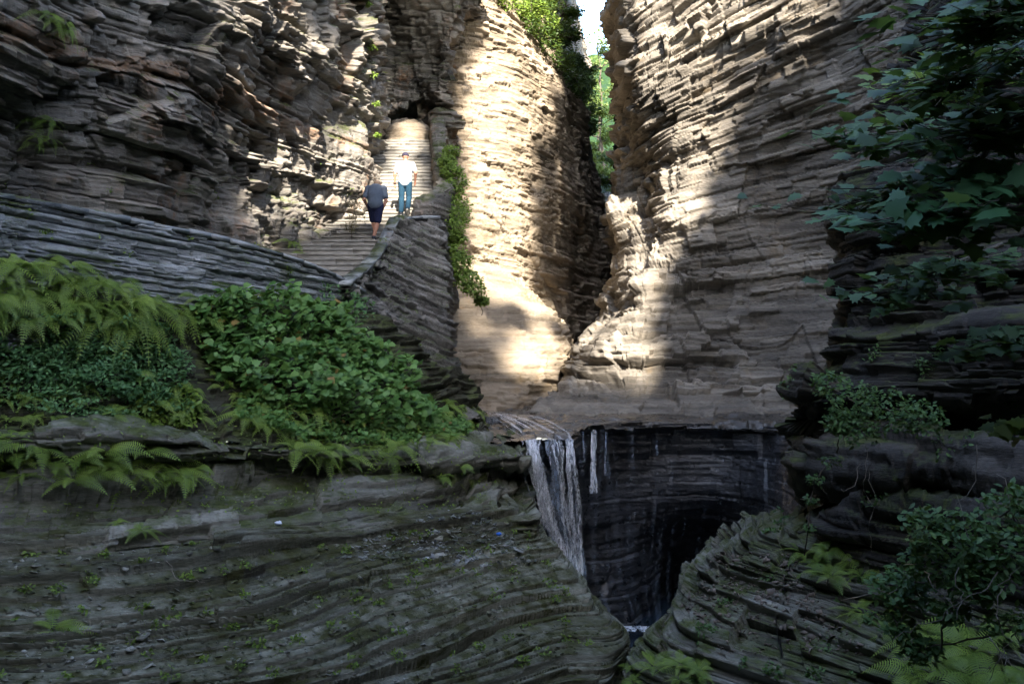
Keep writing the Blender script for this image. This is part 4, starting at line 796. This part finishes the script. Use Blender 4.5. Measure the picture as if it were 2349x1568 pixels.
# ------------------------------------------------------------------ people (smooth-blended capsules meshed with surface nets)
def surface_nets(fn, lo, hi, h):
    n = np.ceil((np.array(hi) - lo) / h).astype(int) + 1
    g = [lo[i] + h * np.arange(n[i]) for i in range(3)]; X = np.stack(np.meshgrid(*g, indexing='ij'), -1); f = fn(X)
    ins = f < 0; c = np.zeros(tuple(n - 1), int)
    for a in (0, 1):
        for b in (0, 1):
            for d in (0, 1): c += ins[a:n[0]-1+a, b:n[1]-1+b, d:n[2]-1+d]
    act = (c > 0) & (c < 8); idx = -np.ones(act.shape, int); ij = np.argwhere(act); idx[act] = np.arange(len(ij))
    acc = np.zeros((len(ij), 3)); cn = np.zeros(len(ij))
    cor = [(a, b, d) for a in (0, 1) for b in (0, 1) for d in (0, 1)]
    for i, p in enumerate(cor):
        for q in cor[i+1:]:
            if sum(abs(p[k] - q[k]) for k in range(3)) != 1: continue
            fp = f[tuple((ij + p).T)]; fq = f[tuple((ij + q).T)]; m = (fp < 0) != (fq < 0)
            t = np.where(m, fp / np.where(m, fp - fq, 1), 0); pt = (ij + p) + t[:, None] * (np.array(q) - p); acc[m] += pt[m]; cn[m] += 1
    V = lo + h * acc / np.maximum(cn, 1)[:, None]; F = []
    for ax_ in range(3):
        o1, o2 = [k for k in range(3) if k != ax_]; s0 = [slice(None)] * 3; s1 = [slice(None)] * 3; s0[ax_] = slice(0, -1); s1[ax_] = slice(1, None)
        A, B = ins[tuple(s0)], ins[tuple(s1)]; e = np.argwhere(A != B); e = e[(e[:, o1] > 0) & (e[:, o2] > 0) & (e[:, o1] < n[o1]-1) & (e[:, o2] < n[o2]-1)]
        d1 = np.zeros(3, int); d1[o1] = 1; d2 = np.zeros(3, int); d2[o2] = 1
        q = np.stack([idx[tuple((e - d1 - d2).T)], idx[tuple((e - d2).T)], idx[tuple(e.T)], idx[tuple((e - d1).T)]], 1)
        fl = A[tuple(e.T)]; fl = ~fl if ax_ == 1 else fl
        q[~fl] = q[~fl][:, ::-1]; F.append(q)
    F = np.concatenate(F); return V, F[(F >= 0).all(1)]
def blend(parts, k):
    def fn(X):
        r = None
        for p in parts:
            a, b, ra, rb = np.array(p[0], float), np.array(p[1], float), p[2], p[3]; sq = np.array(p[4] if len(p) > 4 else (1, 1, 1), float)
            Y = (X - a) / sq; ab = (b - a) / sq; t = np.clip((Y @ ab) / max(ab @ ab, 1e-9), 0, 1); d = np.linalg.norm(Y - t[..., None] * ab, axis=-1) - (ra + (rb - ra) * t)
            r = d if r is None else (lambda hh: r * (1 - hh) + d * hh - k * hh * (1 - hh))(np.clip(.5 + .5 * (r - d) / k, 0, 1))
        return r
    return fn
def piece(name, parts, k, parent, mat, h=.011, cut=None):
    pts = np.array([q for p in parts for q in (p[0], p[1])], float); m = max(max(p[2], p[3]) for p in parts) * 1.6 + .03
    fn = blend(parts, k); f2 = fn if cut is None else (lambda X: np.maximum(fn(X), cut(X)))
    V, F = surface_nets(f2, pts.min(0) - m, pts.max(0) + m, h); return link(name, mesh_np(name, V, F, smooth=True), parent, mat)
def hand(w, d, s, curl=.5, side=1):
    """w wrist, d unit direction of the hand, s unit vector across the palm (towards the thumb)"""
    w, d, s = map(np.array, (w, d, s)); pn = np.cross(d, s); r = [(w, w + d * .05, .024, .027), (w + d * .03, w + d * .085, .026, .026), (w + d * .07 - s * .018, w + d * .07 + s * .02, .018, .018)]
    for i, (o, L) in enumerate([(.030, .062), (.011, .072), (-.009, .068), (-.028, .052)]):
        a = w + d * .085 + s * o; b = a + (d * (1 - curl * .4) + pn * curl * .6 * side) * L * .55; c = b + (d * (1 - curl) + pn * curl * side) * L * .5; r += [(a, b, .0105, .0095), (b, c, .0095, .008)]
    a = w + d * .03 + s * .028; b = a + (s * .6 + d * .8) * .035; c = b + (d * .9 + pn * .4 * side) * .03; r += [(a, b, .013, .011), (b, c, .011, .009)]
    return r
def head(c, tilt):
    c = np.array(c, float); f = np.array([0, math.cos(tilt), math.sin(tilt)]); u = np.array([0, -math.sin(tilt), math.cos(tilt)]); x = np.array([1., 0, 0])
    P_ = lambda a, b, d: c + x * a + f * b + u * d
    r = [(P_(0, -.012, .03), P_(0, .012, .035), .082, .08), (P_(0, .02, -.05), P_(0, .045, -.07), .055, .042), (P_(0, .095, .0), P_(0, .108, -.02), .009, .014), (P_(-.022, .088, -.052), P_(.022, .088, -.052), .007, .007)]
    for s in (-1, 1): r += [(P_(s * .078, -.005, .018), P_(s * .086, -.012, -.02), .014, .010), (P_(s * .03, .08, .03), P_(s * .034, .08, .03), .012, .012)]
    return r, P_
skin_m = simple('skin', (.34, .17, .115), .55); white_m = simple('white_cotton', (.3, .31, .345), .9, .05, 8); jean_m = simple('teal_denim', (.009, .038, .07), .9, .25, 30)
greyshirt_m = simple('grey_blue_cotton', (.07, .09, .125), .9, .1, 20); navy_m = simple('navy_cloth', (.008, .012, .045), .85, .3, 20); cap_m = simple('cap_cloth', (.022, .02, .04), .9)
hair_m = simple('greying_hair', (.10, .075, .06), .9, .3, 60); shoe_m = simple('shoe_dark', (.02, .025, .035), .7); sole_m = simple('shoe_sole', (.5, .48, .42), .8); watch_m = simple('watch_strap', (.01, .01, .01), .4)
def person(label, loc, S, H, cap, shorts, rz=0):
    """S: skeleton dictionary"""
    root = empty('person', loc, rz); tag(root, label, 'person'); root.scale = (H, H, H)
    J = S; hd, PH = head(J['head'], J['htilt'])
    b = [(J['pel'], J['sp'], .135, .125, (1.15, .8, 1)), (J['sp'], J['ch'], .125, .14, (1.2, .85, 1)), (J['ch'], J['nk'], .11, .06), (J['nk'], J['head'], .058, .055)] + hd
    for s in 'LR':
        sh, el, wr, hp, kn, an, toe = [J[s + q] for q in ('sh', 'el', 'wr', 'hp', 'kn', 'an', 'to')]
        b += [(J['ch'], sh, .09, .062), (sh, el, .056, .043), (el, wr, .043, .027), (hp, kn, .088, .058), (kn, (np.array(kn) * .6 + np.array(an) * .4), .055, .056), (np.array(kn) * .6 + np.array(an) * .4, an, .056, .037), (an, toe, .038, .028)]
        dv = np.array(wr) - np.array(el); dv /= np.linalg.norm(dv); sv = np.cross(dv, [1, 0, 0]); sv = sv / np.linalg.norm(sv); sv = sv if sv[1] > 0 else -sv
        b += hand(wr, dv, sv, .6, 1 if s == 'L' else -1)
    piece('body', b, .018, root, skin_m, .010)
    t = [(J['pel'] + np.array([0, 0, .0]), J['sp'], .16, .155, (1.18, .85, 1)), (J['sp'], J['ch'], .155, .165, (1.22, .85, 1)), (J['ch'], np.array(J['nk']) * .75 + np.array(J['ch']) * .25, .125, .075)]
    for s in 'LR':
        sh, el = np.array(J[s + 'sh']), np.array(J[s + 'el']); t += [(J['ch'], sh, .11, .078), (sh, sh * .32 + el * .68, .076, .074)]
    fl = 0.03
    piece('shirt', t, .03, root, white_m if cap else greyshirt_m, .012)
    q = [(np.array(J['pel']) + [0, 0, .03], np.array(J['pel']) + [0, 0, -.03], .146, .142, (1.12, .85, 1))]
    for s in 'LR':
        hp, kn, an = [np.array(J[s + k_]) for k_ in ('hp', 'kn', 'an')]
        if shorts: q += [(hp, hp * .12 + kn * .88, .112, .094)]
        else: q += [(hp, kn, .105, .078), (kn, kn * .1 + an * .9, .077, .066)]
    piece('shorts' if shorts else 'trousers', q, .02, root, navy_m if shorts else jean_m, .012)
    for s in 'LR':
        an, toe = np.array(J[s + 'an']), np.array(J[s + 'to']); dv = toe - an; up = np.array([0, 0, 1.])
        fw = np.array([dv[0], dv[1], dv[2] + .05]); fw /= np.linalg.norm(fw); dn = np.cross(np.array([1., 0, 0]), fw); dn = dn if dn[2] < 0 else -dn
        heel = an + dn * .045 - fw * .035
        sh_ = piece('shoe', [(heel, heel + fw * .2, .042, .036), (an + dn * .01, heel + fw * .1, .05, .045)], .02, root, shoe_m, .010)
        so = piece('sole', [(heel + dn * .034 - fw * .01, heel + dn * .028 + fw * .215, .022, .02, (1.75, 1.0, 1.0))], .01, sh_, sole_m, .009)
    hc = PH(0, -.008, .045)
    if cap:
        cp = piece('cap', [(PH(0, -.01, .05), PH(0, .012, .055), .094, .09)], .01, root, cap_m, .010, cut=lambda X: -(X @ (PH(0, 0, 1) - PH(0, 0, 0)) - hc @ (PH(0, 0, 1) - PH(0, 0, 0)) + .03))
        piece('brim', [(PH(-.03, .1, .03), PH(.03, .1, .03), .03, .03, (1.3, 1.3, .3)), (PH(0, .07, .035), PH(0, .13, .028), .04, .03, (1.3, 1, .3))], .02, cp, cap_m, .009)
        wr, el = np.array(J['Lwr']), np.array(J['Lel']); dv = (wr - el) / np.linalg.norm(wr - el)
        piece('wrist_watch', [(wr - dv * .012, wr + dv * .008, .033, .033)], .01, root, watch_m, .008)
    else:
        upv = PH(0, 0, 1) - PH(0, 0, 0); fv = PH(0, 1, 0) - PH(0, 0, 0)
        piece('hair', [(PH(0, -.018, .034), PH(0, .0, .042), .089, .087)], .01, root, hair_m, .010, cut=lambda X: np.maximum(-((X - hc) @ upv + .085), ((X - hc) @ fv - .05)))
    return root
A_ = np.array
walk = dict(pel=A_([0, 0, .93]), sp=A_([0, .01, 1.13]), ch=A_([0, .05, 1.35]), nk=A_([0, .07, 1.49]), head=A_([0, .09, 1.62]), htilt=-.1,
            Lsh=(-.19, .05, 1.41), Lel=(-.275, .0, 1.14), Lwr=(-.285, .06, .90), Rsh=(.19, .05, 1.41), Rel=(.29, -.06, 1.16), Rwr=(.265, .08, .96),
            Lhp=(-.09, 0, .9), Lkn=(-.1, .06, .5), Lan=(-.105, .0, .10), Lto=(-.11, .14, .035), Rhp=(.09, 0, .9), Rkn=(.10, .07, .52), Ran=(.085, -.14, .17), Rto=(.09, -.06, .04))
bend = dict(pel=A_([0, -.02, .90]), sp=A_([-.01, .03, 1.08]), ch=A_([-.015, .17, 1.27]), nk=A_([-.01, .27, 1.37]), head=A_([-.015, .38, 1.44]), htilt=-.65,
            Lsh=(-.20, .17, 1.31), Lel=(-.29, .08, 1.03), Lwr=(-.215, .26, .86), Rsh=(.18, .17, 1.31), Rel=(.24, .1, 1.0), Rwr=(.15, .06, .76),
            Lhp=(-.09, 0, .87), Lkn=(-.075, .2, .52), Lan=(-.035, .12, .27), Lto=(-.035, .24, .2), Rhp=(.09, 0, .87), Rkn=(.045, .03, .47), Ran=(-.03, -.06, .10), Rto=(-.03, .06, .035))
def on_step(u, v, d):
    p = P(u, v, d); return p
def step_under(x, y):
    zt = [z for z in zz[:-1] if stepat(z)[0][1] - .03 <= y]; return (max(zt) if zt else zz[0]) + .165
for lab, J_, (u, d), H_, c_, s_ in [('man in a white t-shirt, dark jeans and a cap walking up the stone stairs', walk, (928, 27.85), 1.04, True, False),
                                    ('man in a grey-blue t-shirt and navy shorts leaning forward as he climbs the steps', bend, (860, 25.7), 1.07, False, True)]:
    y = d * CF[1]; x = d * (u - CU) / FPX; person(lab, (x, y, step_under(x, y)), J_, H_, c_, s_)

# ------------------------------------------------------------------ water
def water_mat(name, base, alpha_lo, alpha_hi, scale, vs):
    s = NT(name); f = s.noise(scale, vs, 5, .7); s.b.inputs['Base Color'].default_value = (*base, 1); s.b.inputs['Roughness'].default_value = .35
    a = s.n('ShaderNodeAttribute', attribute_name='tone').outputs['Fac']
    s.set(s.b.inputs['Alpha'], s.math('MULTIPLY', s.ramp(f, alpha_lo, alpha_hi), a)); return s.m
M_veil = water_mat('water_veil', (.34, .42, .55), .40, .75, 3.0, (2.5, 2.5, .35))
M_fall = water_mat('white_water', (.78, .82, .9), .36, .66, 7, (3.2, 3.2, .22))
def ribbons(name, lines, n, width, mat, seed, parent=None, jit=.03, cl=None):
    """lines: left edge and right edge as lists of (u,v,d); strands run down between them"""
    r = np.random.default_rng(seed); Lp = np.array([P(*q) for q in lines[0]]); Rp = np.array([P(*q) for q in lines[1]]); k = 8
    A = catmull(Lp[:, None], [k] * (len(Lp) - 1), 0)[:, 0]; B = catmull(Rp[:, None], [k] * (len(Rp) - 1), 0)[:, 0]; m = len(A); V, F, T = [], [], []; o = 0
    for i in range(n):
        t = r.uniform(0, 1) if cl is None else cl[r.integers(len(cl))] + r.normal() * .05; t1 = t + r.normal() * .09; tt = np.linspace(t, t1, m)[:, None]; p = A * (1 - tt) + B * tt
        q = np.cumsum(r.normal(size=(m, 3)) * jit * .5, 0); q -= np.linspace(0, 1, m)[:, None] * q[-1]; p = p + q * np.array([1, .6, .3]) + np.array([0, -r.uniform(0, .12), 0])
        s0 = r.integers(0, max(1, m // 3)) if r.uniform() < .4 else 0; s1 = m - (r.integers(0, m // 3) if r.uniform() < .4 else 0)
        p = p[s0:s1]; kk = len(p); wd = width * r.uniform(.4, 1.3) * (1 + .35 * noise1(np.arange(kk) * .6 + i * 9.1, seed)); al = r.uniform(.45, 1)
        sd = np.array([1, r.uniform(-.4, .4), 0]); V += list(np.stack([p - sd * wd[:, None] / 2, p + sd * wd[:, None] / 2], 1).reshape(-1, 3))
        for j in range(kk - 1): F.append((o + 2 * j, o + 2 * j + 1, o + 2 * j + 3, o + 2 * j + 2)); T.append(al)
        o += 2 * kk
    return link(name, mesh_np(name, np.array(V), np.array(F), {'tone': ('FACE', np.array(T))}, smooth=True), parent, mat)
fall = empty('waterfall', tuple(P(1260, 1012, 22))); tag(fall, 'white waterfall pouring off the ledge into the dark plunge bowl', 'waterfall')
def fixed(o, par): o.parent = par; o.matrix_parent_inverse = Matrix.Translation(-par.location); return o
FL = [[(1206, 1008, 21.7), (1216, 1060, 21.6), (1232, 1120, 21.8), (1248, 1190, 22), (1272, 1240, 22.2), (1288, 1320, 22.4)], [(1312, 1006, 22), (1312, 1060, 21.8), (1318, 1120, 22), (1322, 1190, 22.2), (1326, 1250, 22.4), (1330, 1330, 22.5)]]
fixed(ribbons('cascade', FL, 20, .075, M_fall, 301, cl=(.02, .12, .22)), fall)
fixed(ribbons('cascade', FL, 13, .055, M_fall, 302, cl=(.62, .78, .95)), fall)
fixed(ribbons('cascade', FL, 12, .03, M_fall, 305, jit=.05), fall)
fixed(ribbons('mist_veil', [[(1206, 1010, 21.9), (1216, 1060, 21.8), (1230, 1120, 22), (1246, 1190, 22.2), (1272, 1250, 22.4), (1290, 1330, 22.6)], [(1312, 1005, 22.1), (1316, 1060, 22), (1320, 1120, 22.1), (1324, 1190, 22.3), (1330, 1250, 22.5), (1336, 1330, 22.6)]], 5, .2, M_veil, 304, jit=.02), fall)
fixed(ribbons('upper_stream', [[(1115, 945, 26.5), (1150, 975, 24.4), (1185, 1000, 22.9), (1210, 1012, 21.7)], [(1190, 948, 26.6), (1250, 962, 25.6), (1300, 990, 23.4), (1312, 1006, 21.9)]], 18, .05, M_fall, 303, jit=.02), fall)
trick = empty('side_trickle', tuple(P(1362, 985, 25))); tag(trick, 'thin trickle of water running down the dark wet rock right of the main fall', 'waterfall')
for i, (u, v0, v1, n_) in enumerate([(1362, 985, 1130, 11), (1392, 990, 1090, 2), (1338, 990, 1090, 3), (1450, 1000, 1060, 1), (1500, 1010, 1050, 1)]):
    fixed(ribbons('strand', [[(u - 6, v0, 24.6), (u - 6, (v0 + v1) / 2, 24.5), (u - 10, v1, 24.3)], [(u + 6, v0, 24.6), (u + 6, (v0 + v1) / 2, 24.5), (u + 10, v1, 24.3)]], n_, .035, M_fall if i < 1 else M_veil, 310 + i), trick)
veil = empty('thin_water_veil', tuple(P(1450, 985, 25.5))); tag(veil, 'faint blue film of water sheeting over the dark wet rock face beside the main fall', 'waterfall')
vl = ribbons('film', [[(1330, 985, 24.3), (1335, 1120, 24.2), (1340, 1300, 24.1), (1400, 1440, 24.1)], [(1660, 985, 25.6), (1650, 1120, 25.4), (1620, 1300, 25.2), (1600, 1440, 24.6)]], 26, .06, M_veil, 330, jit=.012)
for i_ in range(1): fixed(vl, veil); a_ = vl.data.attributes['tone']; w_ = np.empty(len(a_.data), np.float32); a_.data.foreach_get('value', w_); a_.data.foreach_set('value', w_ * .16)
ff = empty('distant_waterfall', tuple(P(1393, 441, 57))); tag(ff, 'small distant waterfall at the bottom of the gap between the cliffs', 'waterfall')
fixed(ribbons('cascade', [[(1386, 440, 56), (1388, 480, 56), (1390, 560, 56)], [(1406, 441, 56), (1404, 480, 56), (1402, 560, 56)]], 26, .12, M_fall, 320), ff)
pm = NT('pool_water'); pm.b.inputs['Base Color'].default_value = (.012, .02, .03, 1); pm.b.inputs['Roughness'].default_value = .08
pm.set(pm.b.inputs['Normal'], pm.bump(pm.noise(6, (1, 1, 1), 3), .3, .03))
zp = P(1450, 1440, 25)[2]
V, F = [(-2, 9, zp), (9, 9, zp), (9, 30, zp), (-2, 30, zp)], [(0, 1, 2, 3)]
o = link('pool', mesh_np('pool', V, F), None, pm.m); o['kind'] = 'structure'
fixed(ribbons('spray', [[(1420, 1434, 24.4), (1424, 1440, 24.2), (1428, 1446, 24)], [(1500, 1434, 24.6), (1504, 1440, 24.4), (1508, 1446, 24.2)]], 14, .22, M_fall, 321), fall)

# ------------------------------------------------------------------ the bottom of the gorge, seen only through cracks
V, F = boxes([(-60, 60, -30, 140, -14, -12.0)])
o = link('gorge_floor', mesh_np('gorge_floor', V, F), None, M_dark); o['kind'] = 'structure'

ring = [(-9.5, 14), (-13, 7), (-13.5, -4), (-10, -12), (0, -16), (9, -13), (14, -4), (13.5, 6), (9.5, 13)]
hf = [2.0, 2.2, 2.3, 2.1, 1.6, 1.1, 1.1, 1.3, 1.4]
rock('sky_block_behind', [[(x * k, y * k, z * (h_ if z > 0 else 1)) for (x, y), h_ in zip(ring, hf)] for z, k in ((12, 1.0), (8, 1.04), (3, .98), (-1, 1.03), (-6, 1.0), (-12, .97))], M_dark, SC_R, seed=61, world=True, wstep=.6, big=1.2, bigf=.2)  # rock ring added behind the camera, heights set to block sky light
rock('sky_block_upper', [[(x, y, z) for x, y in [(6.5, 40), (5.0, 43), (5.3, 48), (6.0, 54), (9, 57)]] for z in (24, 18, 12, 6, 0, -6)], M_dark, SC_R, seed=67, world=True, wstep=.5, big=.4, bigf=.3)  # hidden rock added behind the right wall to keep sky light off the slot
rock('sky_block_right', [[(x * 1., y, z) for x, y in [(15, 4), (18.5, 8), (19.5, 14), (19.5, 20), (18.5, 27), (14, 33)]] for z in (30, 24, 16, 9, 3, -4, -12)], M_dark, SC_R, seed=63, world=True, wstep=.6, big=.6, bigf=.2)  # unseen rock added to stop sky light coming in from the right
# ------------------------------------------------------------------ sun shade: which rays are stopped by the forest added out of view
LIT = [
    [(1385, -200), (1385, 50), (1410, 250), (1390, 600), (1380, 670), (1330, 740), (1312, 800), (1305, 885), (1400, 890), (1500, 885), (1512, 760), (1500, 660), (1545, 590), (1620, 470), (1700, 330), (1740, 230), (1850, 130), (1960, 40), (1960, -200)],
    [(1110, -200), (1100, 40), (1064, 180), (1055, 330), (1070, 480), (1050, 620), (1042, 700), (1045, 790), (1110, 780), (1180, 850), (1205, 910), (1290, 890), (1310, 850), (1305, 770), (1205, 650), (1220, 560), (1205, 500), (1222, 400), (1250, 330), (1270, 300), (1290, 100), (1290, -200)],
    [(440, 170), (520, 60), (640, 20), (760, 30), (840, 120), (866, 300), (868, 480), (830, 520), (700, 560), (590, 565), (575, 470), (600, 380), (530, 300), (440, 340), (455, 250)],
    [(868, 285), (1025, 280), (1022, 470), (930, 490), (868, 490)],
]
ax = np.cross(SUNV, [0, 0, 1.]); ax /= np.linalg.norm(ax); ay = np.cross(ax, SUNV)
CELL = 0.5
va = {}
A_, B_, L_ = [], [], []
for nm, (V, N, u, v, d) in SHEETS.items():
    if nm in ('far_slope', 'sky_block_behind'): continue
    on = (u > -80) & (u < 2430) & (v > -60) & (v < 1640) & (d > 0)
    X = V[on][::7]; uu = u[on][::7]; vv = v[on][::7]
    lit = np.zeros(len(uu), bool)
    if nm == 'left_cliff': lit = inpoly(uu, vv, LIT[2])
    elif nm in ('back_wall', 'back_wall_shelf'): lit = inpoly(uu, vv, LIT[1])
    elif nm == 'right_cliff': lit = inpoly(uu, vv, LIT[0])
    elif nm == 'middle_cliff': lit = inpoly(uu, vv, [(1000, 200), (1060, 200), (1060, 60), (1100, -50), (1100, 330), (1000, 330)])
    if nm in ('middle_cliff', 'falls_cliff'):   # no say in the vote where dark
        A_.append((X @ ax)[lit]); B_.append((X @ ay)[lit]); L_.append(np.ones(lit.sum())); continue
    A_.append(X @ ax); B_.append(X @ ay); L_.append(np.where(lit, 3.5 if nm == 'back_wall_shelf' else 2.0, -1.0))
for z_ in np.linspace(zs[2] + .4, zs[-1], 26):
    l_, r_q = stepat(z_)
    for f_ in np.linspace(.25, .95, 5):
        p = l_ * (1 - f_) + r_q * f_ + np.array([0, 0, .2]); A_.append(np.full(40, p @ ax)); B_.append(np.full(40, p @ ay)); L_.append(np.ones(40))
for (u, v, d) in [(1165, -20, 41), (1180, 20, 41), (1225, 30, 43), (1240, 60, 43), (1200, -30, 48), (1275, 20, 52), (1290, 60, 52), (1300, 120, 50)]:
    for q in np.linspace(-.8, .8, 4):
        for q2 in np.linspace(-.8, .8, 4): p = P(u, v, d) + q * ax + q2 * ay; A_.append(np.full(25, p @ ax)); B_.append(np.full(25, p @ ay)); L_.append(np.ones(25))
for q in np.linspace(-.9, .9, 6):
    for q2 in np.linspace(0, 1.1, 4): p = cc + np.array([q, -1, q2]); A_.append(np.full(30, p @ ax)); B_.append(np.full(30, p @ ay)); L_.append(np.ones(30))
A_ = np.concatenate(A_); B_ = np.concatenate(B_); L_ = np.concatenate(L_)
a0, b0 = A_.min() - 12, B_.min() - 8; na = int((A_.max() + 12 - a0) / CELL) + 1; nb = int((B_.max() + 8 - b0) / CELL) + 1
sumL = np.zeros((na, nb)); cnt = np.zeros((na, nb))
ia = ((A_ - a0) / CELL).astype(int); ib = ((B_ - b0) / CELL).astype(int)
np.add.at(sumL, (ia, ib), L_); np.add.at(cnt, (ia, ib), 1)
lit_cell = (cnt > 0) & (sumL > 0)
# empty cells take the state of their neighbours; far ones get blocker leaves
for _ in range(2):                                                  # unsampled cells beside lit ones stay open
    nbr = np.zeros_like(sumL); 
    for di in (-1, 0, 1):
        for dj in (-1, 0, 1): nbr += np.roll(np.roll(np.where(lit_cell, 1, 0), di, 0), dj, 1)
    lit_cell |= (cnt == 0) & (nbr >= 4)
print('lit cells', lit_cell.sum(), 'of', (cnt > 0).sum(), 'grid', na, nb)
def leafcloud(centres, sizes, per, seed, flat=0.6, quad=True):
    r = np.random.default_rng(seed); n = len(centres) * per
    c = np.repeat(centres, per, 0) + r.normal(size=(n, 3)) * np.repeat(sizes, per)[:, None] * 0.5
    a = r.normal(size=(n, 3)); a[:, 2] *= flat; a /= np.linalg.norm(a, axis=1, keepdims=True)
    b = np.cross(a, r.normal(size=(n, 3))); b /= np.linalg.norm(b, axis=1, keepdims=True)
    return c, a, b, r
near = (cnt > 0).copy()
for _ in range(3):
    n2 = near.copy()
    for di in (-1, 0, 1):
        for dj in (-1, 0, 1): n2 |= np.roll(np.roll(near, di, 0), dj, 1)
    near = n2
near = (cnt > 0).copy()
for _ in range(7):
    n2 = near.copy()
    for di in (-1, 0, 1):
        for dj in (-1, 0, 1): n2 |= np.roll(np.roll(near, di, 0), dj, 1)
    near = n2
near &= (b0 + np.arange(nb) * CELL)[None, :] < 44
cells = np.argwhere(~lit_cell & near); print('shade cells', len(cells))
keep = []
shade_c = []
for i, j in cells:
    shade_c.append((a0 + (i + .5) * CELL, b0 + (j + .5) * CELL))
shade_c = np.array(shade_c)
rr = np.random.default_rng(5)
shade_c += rr.uniform(-.2, .2, shade_c.shape)
t = 46 + 9 * noise3(np.c_[shade_c * 0.12, np.zeros(len(shade_c))], 3) + rr.uniform(-3, 3, len(shade_c))
ctr = shade_c[:, :1] * ax + shade_c[:, 1:] * ay + t[:, None] * SUNV
c, a, b, r = leafcloud(ctr, np.full(len(ctr), 0.4), 7, 4)
L = 0.2 * r.uniform(.8, 1.5, len(c))
c2 = np.repeat(ctr, 6, 0) + r.normal(size=(len(ctr) * 6, 3)) * .1; q_ = r.uniform(0, 6.28, len(c2))[:, None]
a2 = ax * np.cos(q_) + ay * np.sin(q_) + r.normal(size=c2.shape) * .25; b2 = -ax * np.sin(q_) + ay * np.cos(q_) + r.normal(size=c2.shape) * .25
c = np.r_[c, c2]; a = np.r_[a, a2]; b = np.r_[b, b2]; L = np.r_[L, r.uniform(.42, .52, len(c2))]
Vv = np.stack([c + a * L[:, None], c + b * L[:, None] * .85, c - a * L[:, None], c - b * L[:, None] * .85], 1).reshape(-1, 3)
mleaf = NT('gobo_leaf'); mleaf.b.inputs['Base Color'].default_value = (0.05, 0.09, 0.025, 1); mleaf.b.inputs['Roughness'].default_value = .7
me = mesh_np('leaf_gobo', Vv, np.arange(len(Vv)).reshape(-1, 4)); o = link('leaf_gobo', me, None, mleaf.m)  # unseen leaf quads added to block the sun outside the lit cells
tag(o, 'dense forest leaf screen added behind the viewer to shape the sun pattern', 'occluder', kind='stuff')
print('canopy quads', len(Vv) // 4)

# unseen leaf clumps added above the narrows to cut sky light, lit cells spared
ro = np.random.default_rng(77); n_ = 30000
rc = np.c_[ro.uniform(-16, 22, n_), ro.uniform(17, 52, n_), ro.uniform(0, 1, n_)]
rc[:, 2] = rc[:, 1] * .42 + 4.5 + rc[:, 2] * 9
ia = ((rc @ ax - a0) / CELL).astype(int); ib = ((rc @ ay - b0) / CELL).astype(int)
wide = lit_cell | np.roll(lit_cell, 1, 0) | np.roll(lit_cell, -1, 0) | np.roll(lit_cell, 1, 1) | np.roll(lit_cell, -1, 1)
okc = ~((ia >= 0) & (ia < na) & (ib >= 0) & (ib < nb) & wide[np.clip(ia, 0, na - 1), np.clip(ib, 0, nb - 1)])
rc = rc[okc & (noise3(rc * .22, 9) > -.25)]; print('roof clumps', len(rc))
pc = np.repeat(rc, 5, 0) + ro.normal(size=(len(rc) * 5, 3)) * .35; a_, b_, n__ = frames(len(pc), ro, None, .8)
V, F = stamp(OVAL, OVAL_F, pc, a_, b_, n__, ro.uniform(.3, .6, len(pc))); o = link('sky_block_leaves', mesh_np('sky_block_leaves', V, F, {'tone': ('FACE', np.repeat(ro.uniform(0, 1, len(pc)), 4))}), None, M_tree)
tag(o, 'forest leaf clumps added unseen above the narrows to cut sky light', 'occluder', kind='stuff')
